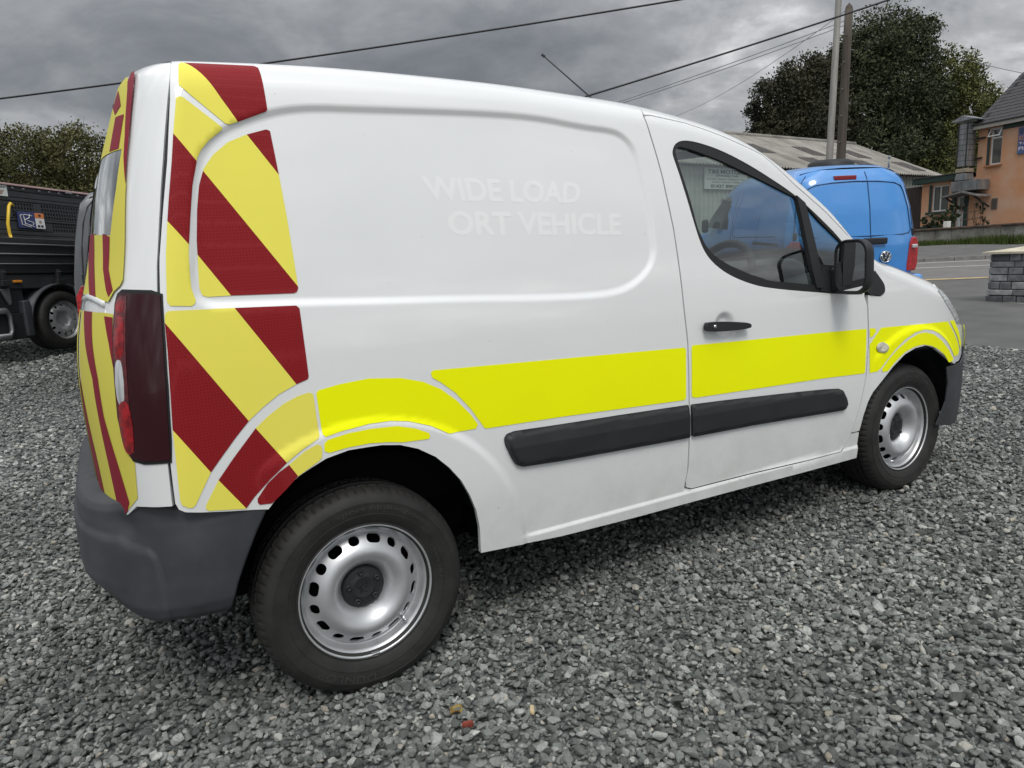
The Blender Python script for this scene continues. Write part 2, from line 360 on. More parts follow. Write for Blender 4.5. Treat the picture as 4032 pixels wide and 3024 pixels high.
f_ch=spline([-.7,1.2,2.0,2.4,2.7,3.1,3.66],[.115,.115,.09,.08,.13,.16,.13])
f_xs=spline([.2,.69,1.22,1.5,1.76,1.9],[-.43,-.43,-.39,-.345,-.29,-.26])
f_xc=spline([.2,.45,.72,1.0,1.10,1.21,1.32,1.47,1.68,1.8,1.9],[-.63,-.645,-.650,-.650,-.638,-.612,-.580,-.547,-.478,-.434,-.395])
NOSE0,NOSE1,NOSEP=2.55,3.665,3.0
def sect(x,w):
    """section of the body side: y (half width, positive) and z for station x and girth coordinate w"""
    x=np.asarray(x,float); w=np.asarray(w,float)
    H=f_roof(x); ch=f_ch(x); cw=f_cw(x); zk=H-ch
    zs=np.minimum(w,zk)
    y0=f_side(zs+RAKE*x); z0=zs
    e=.004; sl=(f_side(zk+RAKE*x)-f_side(zk-e+RAKE*x))/e
    L=np.sqrt(1+sl*sl)
    yk=f_side(zk+RAKE*x)
    ln=.93*np.sqrt(cw**2+ch**2)*1.12
    s=np.clip((w-zk)/ln,0,1)
    a=math.radians(14)
    p1y=yk+sl/L*ch*.62; p1z=zk+1/L*ch*.62
    p3y=yk-cw; p3z=H
    p2y=p3y+math.cos(a)*cw*.62; p2z=p3z-math.sin(a)*cw*.62
    b0=(1-s)**3; b1=3*s*(1-s)**2; b2=3*s*s*(1-s); b3=s**3
    yb=b0*yk+b1*p1y+b2*p2y+b3*p3y; zb=b0*zk+b1*p1z+b2*p2z+b3*p3z
    m=w>zk
    return np.where(m,yb,y0),np.where(m,zb,z0)
f_crown=spline([-.7,1.5,1.9,2.3,2.6,2.9,3.3,3.66],[.035,.035,.06,.10,.07,.06,.05,.02])
def crown(x): return f_crown(x)
def wtop(x): return f_roof(x)-f_ch(x)+.93*np.sqrt(f_cw(x)**2+f_ch(x)**2)*1.12
def base(x,w):
    x=np.asarray(x,float); y,z=sect(x,w)
    xs=f_xs(z); xc=f_xc(z)
    q=np.clip((xs-x)/(xs-xc),0,.999)
    y=y*(1-q*q)**.25
    q=np.clip((x-NOSE0)/(NOSE1-NOSE0),0,.9995)
    y=y*(1-q**NOSEP)**(1/NOSEP)
    return x+0*y,y,z
def rear(ps,w):
    ps=np.asarray(ps,float); w=np.asarray(w,float)
    x0=np.full(np.broadcast(ps,w).shape,-.36); y,z=sect(x0,w)
    xs=f_xs(z); xc=f_xc(z)
    c=np.sin(np.pi*ps/2); s=np.sqrt(np.clip(1-c**4,0,1))
    return xs-(xs-xc)*s, y*c, z

# outlines on the body side as (station x, girth w), metres
TR = {
 'gap': [(-0.31, 1.854), (-0.337, 1.696), (-0.367, 1.543), (-0.394, 1.426), (-0.419, 1.31), (-0.423, 1.285), (-0.433, 1.208), (-0.444, 1.119), (-0.45, 1.052), (-0.455, 0.984), (-0.46, 0.915), (-0.466, 0.846), (-0.464, 0.85), (-0.468, 0.797), (-0.47, 0.744), (-0.471, 0.7), (-0.465, 0.683), (-0.452, 0.674), (-0.416, 0.665), (-0.351, 0.652), (-0.254, 0.635)],
 'arch': [(-0.254, 0.635), (-0.229, 0.662), (-0.199, 0.688), (-0.165, 0.71), (-0.132, 0.725), (-0.088, 0.743), (-0.024, 0.754), (0.037, 0.752), (0.074, 0.75), (0.128, 0.74), (0.182, 0.718), (0.236, 0.682), (0.277, 0.64), (0.314, 0.59), (0.341, 0.534), (0.36, 0.48), (0.371, 0.415), (0.373, 0.33)],
 'sill': [(0.375, 0.322), (0.684, 0.303), (1.014, 0.289), (1.288, 0.282), (1.617, 0.272), (1.974, 0.26), (2.304, 0.252)],
 'farch': [(2.304, 0.252), (2.31, 0.374), (2.328, 0.449), (2.352, 0.503), (2.385, 0.549), (2.426, 0.589), (2.469, 0.618), (2.512, 0.647), (2.603, 0.693), (2.686, 0.712), (2.772, 0.714), (2.845, 0.697), (2.926, 0.657), (2.994, 0.596)],
 'fbump': [(2.994, 0.596), (3.098, 0.593), (3.215, 0.596), (3.342, 0.622)],
 'door_rear': [(1.211, 1.718), (1.214, 1.688), (1.222, 1.637), (1.233, 1.571), (1.243, 1.5), (1.249, 1.424), (1.26, 1.316), (1.264, 1.175), (1.268, 1.02), (1.276, 0.903), (1.271, 0.678), (1.272, 0.665), (1.269, 0.532), (1.267, 0.414), (1.259, 0.369), (1.264, 0.347), (1.289, 0.336)],
 'door_bot': [(1.289, 0.336), (1.61, 0.327), (1.965, 0.312), (2.182, 0.307), (2.227, 0.326), (2.249, 0.376), (2.293, 0.496)],
 'door_front': [(2.293, 0.496), (2.329, 0.626), (2.336, 0.72), (2.345, 0.756), (2.342, 0.94), (2.325, 0.985)],
 'door_top': [(1.211, 1.718), (1.224, 1.722), (1.243, 1.725), (1.321, 1.716), (1.41, 1.706), (1.497, 1.685), (1.586, 1.659), (1.677, 1.628), (1.793, 1.59), (1.951, 1.463), (2.12, 1.349), (2.248, 1.246)],
 'win': [(1.312, 1.593), (1.331, 1.619), (1.373, 1.632), (1.44, 1.626), (1.549, 1.601), (1.683, 1.551), (1.81, 1.491), (1.941, 1.424), (2.075, 1.328), (2.202, 1.229), (2.314, 1.097), (2.308, 0.994), (2.026, 1.027), (1.731, 1.068), (1.622, 1.093), (1.508, 1.136), (1.437, 1.182), (1.395, 1.23), (1.371, 1.303), (1.345, 1.428), (1.324, 1.526), (1.311, 1.575)],
 'glass': [(1.323, 1.593), (1.334, 1.606), (1.35, 1.612), (1.403, 1.603), (1.54, 1.566), (1.675, 1.518), (1.804, 1.47), (1.905, 1.432), (1.947, 1.417), (1.99, 1.118), (2.013, 1.056), (1.734, 1.094), (1.62, 1.129), (1.513, 1.171), (1.442, 1.211), (1.405, 1.252), (1.378, 1.311), (1.358, 1.428), (1.336, 1.526)],
 'quarter': [(1.994, 1.388), (2.073, 1.318), (2.215, 1.212), (2.265, 1.111), (2.151, 1.128), (2.033, 1.141)],
 'cowl': [(2.386, 1.102), (2.433, 1.055), (2.464, 1.02), (2.462, 0.991), (2.433, 0.981), (2.323, 0.992), (2.32, 1.042), (2.367, 1.096)],
 'strip1': [(0.476, 0.692), (0.486, 0.705), (0.514, 0.709), (0.691, 0.7), (0.941, 0.689), (1.262, 0.673), (1.261, 0.548), (0.937, 0.564), (0.684, 0.577), (0.534, 0.588), (0.512, 0.598), (0.497, 0.624), (0.478, 0.672)],
 'strip2': [(1.274, 0.672), (1.44, 0.661), (1.644, 0.646), (1.863, 0.629), (2.04, 0.614), (2.126, 0.604), (2.158, 0.59), (2.188, 0.548), (2.196, 0.522), (2.182, 0.504), (2.163, 0.501), (1.867, 0.519), (1.592, 0.535), (1.274, 0.548)],
 'recess': [(-0.344, 1.305), (-0.335, 1.384), (-0.317, 1.483), (-0.295, 1.551), (-0.264, 1.592), (-0.22, 1.626), (-0.152, 1.655), (-0.07, 1.68), (0.018, 1.691), (0.137, 1.692), (0.477, 1.698), (0.728, 1.695), (0.928, 1.668), (1.036, 1.661), (1.082, 1.649), (1.117, 1.621), (1.137, 1.58), (1.144, 1.516), (1.152, 1.435), (1.158, 1.32), (1.156, 1.277), (1.155, 1.237), (1.125, 1.182), (1.044, 1.131), (0.939, 1.108), (0.713, 1.116), (0.381, 1.141), (0.086, 1.159), (-0.107, 1.173), (-0.246, 1.179), (-0.319, 1.183), (-0.343, 1.196), (-0.354, 1.222), (-0.353, 1.263)],
 'handle': [(1.35, 0.966), (1.36, 0.968), (1.412, 0.966), (1.525, 0.952), (1.572, 0.943), (1.579, 0.933), (1.574, 0.925), (1.521, 0.923), (1.404, 0.928), (1.35, 0.937), (1.344, 0.951)],
 'cup': [(1.412, 0.966), (1.438, 0.991), (1.472, 1.0), (1.506, 0.988), (1.528, 0.958), (1.523, 0.92), (1.499, 0.894), (1.459, 0.886), (1.426, 0.901), (1.409, 0.929)],
 'repeater': [(2.398, 0.75), (2.412, 0.765), (2.439, 0.769), (2.466, 0.759), (2.477, 0.741), (2.463, 0.726), (2.432, 0.721), (2.408, 0.73)],
 'D1': [(-0.299, 1.816), (-0.292, 1.829), (-0.112, 1.827), (-0.104, 1.814), (-0.106, 1.68), (-0.11, 1.675), (-0.186, 1.645), (-0.208, 1.637), (-0.218, 1.639), (-0.312, 1.73)],
 'D1c': [(-0.285, 1.829), (-0.186, 1.645)],
 'D2': [(-0.323, 1.699), (-0.315, 1.704), (-0.307, 1.701), (-0.228, 1.63), (-0.227, 1.624), (-0.263, 1.596), (-0.286, 1.571), (-0.298, 1.551), (-0.32, 1.483), (-0.337, 1.404), (-0.35, 1.337), (-0.354, 1.314), (-0.359, 1.263), (-0.361, 1.23), (-0.355, 1.2), (-0.357, 1.192), (-0.366, 1.186), (-0.414, 1.191), (-0.419, 1.202), (-0.411, 1.267), (-0.404, 1.317), (-0.389, 1.396), (-0.379, 1.445), (-0.357, 1.543), (-0.343, 1.611)],
 'D2c': [(-0.343, 1.61), (-0.303, 1.546)],
 'D2d': [(-0.389, 1.396), (-0.35, 1.337)],
 'D3': [(-0.286, 1.525), (-0.258, 1.56), (-0.217, 1.593), (-0.167, 1.614), (-0.115, 1.629), (-0.106, 1.625), (-0.102, 1.509), (-0.099, 1.397), (-0.098, 1.3), (-0.098, 1.209), (-0.103, 1.2), (-0.111, 1.197), (-0.269, 1.204), (-0.325, 1.205), (-0.337, 1.21), (-0.341, 1.228), (-0.333, 1.313), (-0.33, 1.345), (-0.317, 1.424), (-0.303, 1.483)],
 'D3c': [(-0.167, 1.614), (-0.102, 1.509)],
 'D3d': [(-0.289, 1.521), (-0.098, 1.214)],
 'D3e': [(-0.334, 1.313), (-0.27, 1.205)],
 'D4': [(-0.428, 1.171), (-0.421, 1.179), (-0.269, 1.172), (-0.112, 1.164), (-0.105, 1.156), (-0.105, 0.973), (-0.109, 0.966), (-0.14, 0.957), (-0.189, 0.937), (-0.232, 0.91), (-0.272, 0.88), (-0.309, 0.843), (-0.349, 0.799), (-0.38, 0.764), (-0.426, 0.688), (-0.433, 0.682), (-0.444, 0.684), (-0.456, 0.693), (-0.459, 0.706), (-0.457, 0.76), (-0.452, 0.866), (-0.451, 0.89), (-0.435, 1.084), (-0.431, 1.151)],
 'D4c': [(-0.267, 1.172), (-0.14, 0.957)],
 'D4d': [(-0.431, 1.151), (-0.272, 0.879)],
 'D4e': [(-0.452, 0.889), (-0.38, 0.764)],
 'D5': [(-0.258, 0.858), (-0.225, 0.883), (-0.178, 0.911), (-0.14, 0.925), (-0.11, 0.93), (-0.1, 0.925), (-0.099, 0.915), (-0.097, 0.811), (-0.102, 0.802), (-0.151, 0.779), (-0.193, 0.753), (-0.239, 0.717), (-0.283, 0.677), (-0.309, 0.649), (-0.398, 0.665), (-0.404, 0.672), (-0.403, 0.681), (-0.365, 0.74), (-0.323, 0.789)],
 'D5c': [(-0.258, 0.858), (-0.193, 0.753)],
 'D5d': [(-0.365, 0.74), (-0.308, 0.65)],
 'D6': [(-0.188, 0.746), (-0.144, 0.774), (-0.109, 0.787), (-0.098, 0.782), (-0.096, 0.772), (-0.099, 0.749), (-0.107, 0.741), (-0.169, 0.71), (-0.207, 0.678), (-0.243, 0.65), (-0.273, 0.652), (-0.278, 0.659), (-0.277, 0.67), (-0.247, 0.707), (-0.215, 0.732)],
 'D6c': [(-0.188, 0.746), (-0.168, 0.71)],
 'Y1': [(-0.091, 0.925), (-0.084, 0.932), (-0.025, 0.94), (0.059, 0.944), (0.154, 0.932), (0.222, 0.911), (0.276, 0.881), (0.321, 0.842), (0.367, 0.788), (0.389, 0.753), (0.38, 0.741), (0.287, 0.743), (0.231, 0.777), (0.163, 0.803), (0.109, 0.814), (0.044, 0.817), (-0.041, 0.81), (-0.081, 0.803), (-0.089, 0.81)],
 'Y2': [(-0.088, 0.786), (-0.078, 0.794), (-0.018, 0.802), (0.043, 0.803), (0.125, 0.797), (0.179, 0.78), (0.22, 0.759), (0.224, 0.749), (0.218, 0.741), (0.138, 0.746), (0.093, 0.755), (0.038, 0.762), (-0.027, 0.762), (-0.078, 0.757), (-0.091, 0.765)],
 'Y3': [(0.249, 0.934), (0.258, 0.94), (0.594, 0.922), (1.253, 0.887), (1.261, 0.879), (1.252, 0.699), (1.242, 0.693), (0.693, 0.724), (0.416, 0.735), (0.409, 0.74), (0.368, 0.806), (0.323, 0.862), (0.278, 0.901), (0.253, 0.918)],
 'Y4': [(1.289, 0.882), (1.294, 0.889), (1.303, 0.89), (1.498, 0.88), (1.757, 0.868), (2.042, 0.855), (2.326, 0.84), (2.333, 0.835), (2.323, 0.648), (2.313, 0.643), (2.039, 0.66), (1.697, 0.675), (1.297, 0.693), (1.284, 0.698), (1.28, 0.71)],
 'Y5': [(2.357, 0.839), (2.395, 0.835), (2.403, 0.819), (2.373, 0.799), (2.357, 0.8)],
 'Y6': [(2.441, 0.833), (2.639, 0.823), (3.009, 0.803), (3.085, 0.745), (3.165, 0.677), (3.194, 0.638), (3.185, 0.615), (3.113, 0.614), (3.069, 0.632), (2.986, 0.706), (2.899, 0.756), (2.833, 0.779), (2.761, 0.79), (2.684, 0.785), (2.602, 0.762), (2.532, 0.728), (2.463, 0.684), (2.404, 0.64), (2.356, 0.638), (2.354, 0.765), (2.386, 0.792)],
 'Y7': [(2.428, 0.647), (2.48, 0.687), (2.549, 0.726), (2.639, 0.761), (2.713, 0.777), (2.771, 0.776), (2.844, 0.758), (2.923, 0.719), (3.001, 0.664), (3.064, 0.609), (3.05, 0.6), (3.007, 0.6), (2.951, 0.648), (2.89, 0.681), (2.824, 0.706), (2.752, 0.721), (2.676, 0.719), (2.603, 0.704), (2.524, 0.666), (2.473, 0.633), (2.434, 0.634)],
 'Y8': [(3.038, 0.803), (3.092, 0.799), (3.171, 0.741), (3.243, 0.666), (3.222, 0.634), (3.163, 0.701), (3.085, 0.763)],
 'text1': [(0.304, 1.508), (0.884, 1.485), (0.865, 1.414), (0.317, 1.435)],
 'text2': [(0.287, 1.407), (1.032, 1.377), (1.023, 1.303), (0.286, 1.334)],
 'r_light': [(0.689, 1.216), (0.709, 1.229), (0.876, 1.22), (0.909, 1.217), (0.916, 1.119), (0.922, 0.984), (0.911, 0.847), (0.906, 0.815), (0.781, 0.818), (0.73, 0.835), (0.694, 0.862), (0.692, 0.919), (0.701, 0.989), (0.702, 1.091)],
 'r_gapr': [(0.896, 1.918), (0.894, 1.704), (0.909, 1.544), (0.906, 1.427), (0.895, 1.291), (0.899, 1.229), (0.903, 0.816), (0.9, 0.709), (0.899, 0.694)],
 'r_colbot': [(0.899, 0.694), (0.772, 0.694), (0.731, 0.703), (0.702, 0.71)],
 'r_rd1': [(0.631, 1.893), (0.666, 1.716), (0.695, 1.618), (0.717, 1.496)],
 'r_rwin': [(0.65, 1.589), (0.44, 1.6)],
}
VAN = empty('white_van', (0, 0, 0), label='white panel van with red and yellow chevrons and lime side stripe', cat='van')
REC = chaikin(TR['recess'], 2)
ARC_R = (.02, .305); ARC_F = (2.70, .305)
def disp(x, w):
    """pressings of the side: inward positive"""
    x = np.asarray(x, float); w = np.asarray(w, float); sh = np.broadcast(x, w).shape
    X = np.stack([np.broadcast_to(x, sh).ravel(), np.broadcast_to(w, sh).ravel()], 1); d = np.zeros(len(X))
    m = (X[:, 0] > -.45) & (X[:, 0] < 1.25) & (X[:, 1] > 1.05) & (X[:, 1] < 1.75)
    if m.any():
        s = pdist(REC, X[m]); s = np.where(inside(REC, X[m]), -s, s); d[m] += .011*smooth01(.5-s/.026)
    r = np.hypot(X[:, 0]-ARC_R[0], X[:, 1]-ARC_R[1]); a = (X[:, 1] > .27) & (X[:, 0] < .75)
    d -= np.where(a, .010*smooth01((.535-r)/.03)*smooth01((X[:, 0]+.30)/.1), 0)
    r = np.hypot((X[:, 0]-ARC_F[0]), X[:, 1]-ARC_F[1]); a = (X[:, 1] > .27) & (X[:, 0] > 2.33)
    d -= np.where(a, .012*smooth01((.52-r)/.035)*smooth01((X[:, 0]-2.36)/.08), 0)
    sl = .352-.0165*(X[:, 0]-.45)/.83
    d -= np.where((X[:, 0] > .42) & (X[:, 0] < 2.4), .008*smooth01((sl-X[:, 1])/.016)*smooth01((X[:, 0]-.50)/.10), 0)
    r = np.hypot((X[:, 0]-1.468), (X[:, 1]-.943)*1.02)
    d += .016*smooth01((.060-r)/.035)
    return d.reshape(sh)
def SIDE(x, w):
    x, y, z = base(x, w); return x, -(y-disp(x, w)), z
def SIDE0(x, w):
    x, y, z = base(x, w); return x, -y, z
def REAR(ps, w):
    x, y, z = rear(ps, w); return x, -y, z
A = lambda k: [tuple(q) for q in TR[k]]
def top_edge(x0, x1, n=40): return [(float(x), float(wtop(x))) for x in np.linspace(x0, x1, n)]
# --- side panel with sill
gap = [(-.3085, float(wtop(-.3085)))]+A('gap')[:1]+A('gap')[1:]
gap = [q for i, q in enumerate(gap) if i != 13]
sp_out = gap+A('arch')[1:]+A('sill')[1:]+[(2.308, .372)]+[(2.254, .3735), (2.230, .321), (2.185, .3025)]+[(a, b-.0035) for a, b in A('door_bot')[:3][::-1]]+[(1.252, .345)]+[(a-.006, b) for a, b in A('door_rear')[::-1][2:]]+[(1.2200, 1.7700)]+top_edge(1.232, -.300)
rings = np.vstack([resample(offset(REC, d), .016) for d in (-.016, -.010, -.004, .004, .010, .016)]+
    [np.array([(ARC_R[0]+r*math.cos(t), ARC_R[1]+r*math.sin(t)) for t in np.linspace(0, math.pi, 90)]) for r in (.50, .508, .516, .524, .532, .54)]+
    [np.array([(x, .352-.0165*(x-.45)/.83-d) for x in np.arange(.44, 2.3, .02)]) for d in (-.004, .0, .006, .012, .018)])
side = patch('side_panel', SIDE, sp_out, (), WHITE, VAN, h=.018, edge=.012, flange=.016, extra=rings)
# --- cant rail over the door and screen pillar
rail = [(1.2400, float(wtop(1.24))), (1.222, 1.772), (1.2140, 1.729)]+[(a, b+.006) for a, b in A('door_top')[1:]]+[(2.335, 1.165), (2.385, 1.112), (2.41, 1.085)]+top_edge(2.43, 1.2401)
rail_o = patch('roof_rail', SIDE, rail, (), WHITE, VAN, h=.02, edge=.010, flange=.012)
# --- front door
door = A('door_rear')[:-1]+A('door_bot')+A('door_front')[1:]+[(2.330, 1.05), (2.318, 1.15), (2.262, 1.2365)]+A('door_top')[::-1][:-1]
win = chaikin(A('win'), 2)
cupring = np.array([(1.468+r*math.cos(t), .943+r*math.sin(t)) for r in (.018, .026, .034, .042, .050, .058, .064) for t in np.linspace(0, 6.28, 40)])
door_o = patch('front_door', SIDE, door, (offset(win, .004),), WHITE, VAN, h=.024, edge=.011, flange=.014, extra=cupring)
# --- window rubber, glass and division bar
gl = chaikin(A('glass')[:8], 0); gl = chaikin(resample(A('glass'), .05), 3); qg = chaikin(resample(A('quarter'), .03), 2)
patch('window_seal', SIDE0, offset(win, .006), (gl, qg), RUBBER, door_o, h=.02, edge=.010, off=-.002, flange=.012)
pane = patch('door_window', SIDE0, offset(gl, .008), (), GLASS, VAN, h=.05, off=-.012)
patch('quarter_window', SIDE0, offset(qg, .008), (), GLASS, VAN, h=.05, off=-.012)
bar = G(); 
b0 = [SIDE0(*q) for q in ((1.962, 1.418), (1.986, 1.392), (2.030, 1.125), (2.006, 1.100))]
patch('window_bar', SIDE0, [(1.945, 1.424), (1.992, 1.392), (2.038, 1.135), (2.046, 1.040), (2.005, 1.045), (1.985, 1.120)], (), BLACKP, door_o, h=.02, edge=.01, off=.006, flange=.02)
patch('mirror_sail', SIDE0, [(2.03, 1.03), (2.05, 1.128), (2.15, 1.126), (2.255, 1.105), (2.31, 1.08), (2.312, .996), (2.15, 1.008)], (), BLACKP, door_o, h=.02, off=.004, flange=.02)
patch('cowl_trim', SIDE0, chaikin([(2.338, 1.10), (2.372, 1.108), (2.4335, 1.060), (2.470, 1.02), (2.468, .986), (2.435, .979), (2.338, .988), (2.338, 1.04)], 2), (), BLACKP, VAN, h=.02, off=.006, flange=.02)
# --- front wing
wing = [(2.352, .986), (2.351, .94), (2.353, .757), (2.344, .720), (2.336, .626), (2.299, .494), (2.2575, .381)]+[(2.3095, .379)]+A('farch')[2:-1]+[(3.075, .584), (3.2, .578), (3.30, .600), (3.36, .632), (3.5, .632), (3.645, .60)]+top_edge(3.645, 2.425, 60)+[(2.41, 1.092), (2.44, 1.062), (2.474, 1.022), (2.472, .985), (2.44, .972)]
rf = np.array([(ARC_F[0]+r*math.cos(t), ARC_F[1]+r*math.sin(t)) for r in (.48, .488, .496, .504, .512, .522) for t in np.linspace(0, math.pi, 80)])
wing_o = patch('front_wing', SIDE, wing, (), WHITE, VAN, h=.024, edge=.011, flange=.014, extra=rf)
# --- front bumper
fb = [(2.992, .578), (3.018, .49), (3.014, .40), (2.945, .292), (3.0, .280), (3.1, .258), (3.3, .236), (3.655, .23), (3.655, .605), (3.5, .622), (3.36, .624), (3.30, .592), (3.2, .570), (3.075, .576)]
fbump = patch('front_bumper', SIDE0, fb, (), GREYP, VAN, h=.022, edge=.012, off=.010, flange=.006)
# --- headlamp
hl = [(2.945, 1.020), (2.930, .967), (2.980, .905), (3.058, .843), (3.145, .776), (3.26, .768), (3.40, .775), (3.42, .84), (3.30, .93), (3.15, 1.01), (3.05, 1.035)]
LAMP = mat('headlamp_lens', (.55, .57, .58), rough=.12, metal=.25, coat=1, coat_r=.03, var=.5, vscale=14, stretch=(1, 1, 4))
hl_o = patch('headlamp', SIDE0, hl, (), LAMP, VAN, h=.02, off=.0035, flange=.01)
# --- rubbing strips
for nm, key in (('rubbing_strip', 'strip1'), ('rubbing_strip', 'strip2')):
    P = chaikin(resample(chaikin(A(key)[:5]+A(key)[5:], 0), .018), 2)
    def STRIP(u, w, P=P):
        x, y, z = SIDE0(u, w); d = smooth01(pdist(P, np.stack([u, w], 1))/.016); c = .6946-.0302*(u-.5)/.77
        return x, y-.012-.011*d+.20*np.clip(w-(c-.036), 0, .05), z
    ex = np.array([(u, .6946-.0302*(u-.5)/.77-.036+d) for u in np.arange(.48, 2.2, .012) for d in (-.003, .003)])
    patch(nm, STRIP, P, (), BLACKP, VAN if key == 'strip1' else door_o, h=.010, edge=.008, flange=.016, extra=ex)
# --- lime stripe and chevrons
def decal(poly, m, fn=SIDE, off=.0016, name='reflective_decal', parent=VAN, sm=0):
    P = np.array(poly, float)
    if sm: P = chaikin(P, sm)
    if len(P) < 3 or abs(area2(P)) < 2e-5: return
    return patch(name, fn, P, (), m, parent, h=.012, edge=.007, off=off)
def split(key, cuts, cols):
    """cut a sheet by successive parallel lines; cols from the first piece on"""
    P = np.array(A(key)); pieces = []
    for c in cuts:
        a, b = A(c)[0], A(c)[-1]; l, r = cut(P, a, b); pieces.append(l); P = r
    pieces.append(P)
    for q, cc in zip(pieces, cols): decal(q, {'y': YEL, 'r': RED}[cc])
split('D1', ['D1c'], 'ry'); split('D2', ['D2c', 'D2d'], 'yry'); split('D3', ['D3c', 'D3d', 'D3e'], 'ryry')
split('D4', ['D4c', 'D4d', 'D4e'], 'ryry'); split('D5', ['D5c', 'D5d'], 'yry'); split('D6', ['D6c'], 'yr')
for k in ('Y1', 'Y2', 'Y3', 'Y5', 'Y6', 'Y7', 'Y8'): decal(A(k), LIME)
decal(A('Y4'), LIME, parent=door_o)
decal([(3.30, .755), (3.34, .75), (3.40, .66), (3.40, .60), (3.37, .60), (3.33, .66)], LIME, fn=SIDE0, off=.0125)
# lettering left where old film was peeled off; paler colour paints in its sky reflection
for s, key in (('WIDE LOAD', 'text1'), ('ORT VEHICLE', 'text2')):
    q = [np.array(t) for t in A(key)]
    if key == 'text2': q[0] = q[0]+(q[1]-q[0])*.115; q[3] = q[3]+(q[2]-q[3])*.115
    def fit(u, v, q=q):
        a = q[3]+(q[2]-q[3])*u; b = q[0]+(q[1]-q[0])*u; c = a+(b-a)*v
        x, y, z = SIDE(c[0], c[1]); return (float(x), float(y)-.00035, float(z))
    to = text_obj('faded_lettering', s, fit, GHOST, VAN, bold=.028, cuts=10)
    Vx = np.array([v.co for v in to.data.vertices]); ee = 4e-4; X0 = Vx[:, [0, 2]]
    du = np.stack(SIDE(X0[:, 0]+ee, X0[:, 1]), 1)-np.stack(SIDE(X0[:, 0]-ee, X0[:, 1]), 1); dw = np.stack(SIDE(X0[:, 0], X0[:, 1]+ee), 1)-np.stack(SIDE(X0[:, 0], X0[:, 1]-ee), 1)
    nn = np.cross(du, dw); nn /= np.linalg.norm(nn, axis=1)[:, None]; to.data.polygons.foreach_set('use_smooth', [True]*len(to.data.polygons)); to.data.normals_split_custom_set_from_vertices(nn.tolist())
# --- door handle
hnd = G(); hp = chaikin(A('handle'), 1)
hnd_o = patch('door_handle', SIDE0, hp, (), BLACKP, door_o, h=.012, edge=.006, off=.030, flange=.020)
G().lathe([(0, -.004), (.006, -.004), (.0075, 0), (.0075, .004)], 16, 'y', (1.383, float(SIDE0(1.383, .951)[1])-.031, .951)).out('lock_barrel', CHROME, hnd_o, smooth=True)
# --- side repeater
rp = chaikin(A('repeater'), 2); 
REPM = mat('repeater_lens', (.62, .60, .48), rough=.15, coat=1, metal=.4)
rc = rp.mean(0)
def DOME(u, w):
    x, y, z = SIDE(u, w); r = np.clip(1-(((u-rc[0])/.040)**2+((w-rc[1])/.026)**2), 0, 1); return x, y-.011*np.sqrt(r), z
patch('side_repeater', DOME, rp, (), REPM, VAN, h=.006, edge=.004, off=.002, flange=.004)
# --- top of the body: roof, windscreen, bonnet
def TOP(x, v):
    """v -1..1 across the car between the corner ends"""
    x = np.asarray(x, float); bx, by, bz = base(x, wtop(x)); return bx, v*by, bz+crown(x)*(1-v*v)
def top_grid(name, x0, x1, v0, v1, m, nx=40, nv=20, off=0.0):
    X, Vv = np.meshgrid(np.linspace(x0, x1, nx), np.linspace(v0, v1, nv), indexing='ij'); x, y, z = TOP(X.ravel(), Vv.ravel())
    V = np.stack([x, y, z+off], 1); F = [(i*nv+j, (i+1)*nv+j, (i+1)*nv+j+1, i*nv+j+1) for i in range(nx-1) for j in range(nv-1)]
    return mobj(name, V, F, m, VAN)
top_grid('roof', -.43, 1.80, -1, 1, WHITE, 60, 24)
top_grid('windscreen', 1.86, 2.60, -.93, .93, GLASS, 24, 20)
top_grid('windscreen_trim', 1.80, 1.86, -1, 1, BLACKP, 4, 20)
for s in (-1, 1): top_grid('windscreen_pillar', 1.86, 2.60, s*.93, s, BLACKP, 24, 3)
top_grid('scuttle', 2.60, 2.68, -1, 1, BLACKP, 4, 20)
bon = top_grid('bonnet', 2.68, 3.645, -1, 1, WHITE, 60, 26)
# nose closure
ring = [SIDE0(3.645, w) for w in np.linspace(.25, float(wtop(3.645)), 14)]
V = [(float(a), float(b)*s, float(c)) for s in (1, -1) for a, b, c in ring]; F = [(i, i+1, 14+i+1, 14+i) for i in range(13)]
mobj('nose_panel', V, F, GREYP, VAN, False)
# --- rear doors
SPL = .36
gr = A('r_gapr')
rd = [(.905, 1.87), (.8965, float(1.80)), (.8946, 1.7026), (.903, 1.5439), (.902, 1.4265), (.8952, 1.2913), (.8995, 1.229), (.902, 1.10), (.902, .9), (.9033, .8155), (.8996, .7086), (.8993, .694), (.7719, .6936), (.72, .692), (.66, .665), (.60, .650), (SPL+.006, .65), (SPL+.006, 1.87)]
RT = float(wtop(-.36)); rd[0] = (.905, RT); rd[-1] = (SPL+.006, RT)
rdoor = patch('rear_door', REAR, rd, (), WHITE, VAN, h=.02, edge=.012, flange=.014)
ld = [(SPL-.006, RT), (SPL-.006, .63), (-.70, .63), (-.8993, .694), (-.9, 1.2), (-.8965, RT)]
ldoor = patch('rear_door', REAR, ld, (), WHITE, VAN, h=.03, edge=.02, flange=.014)
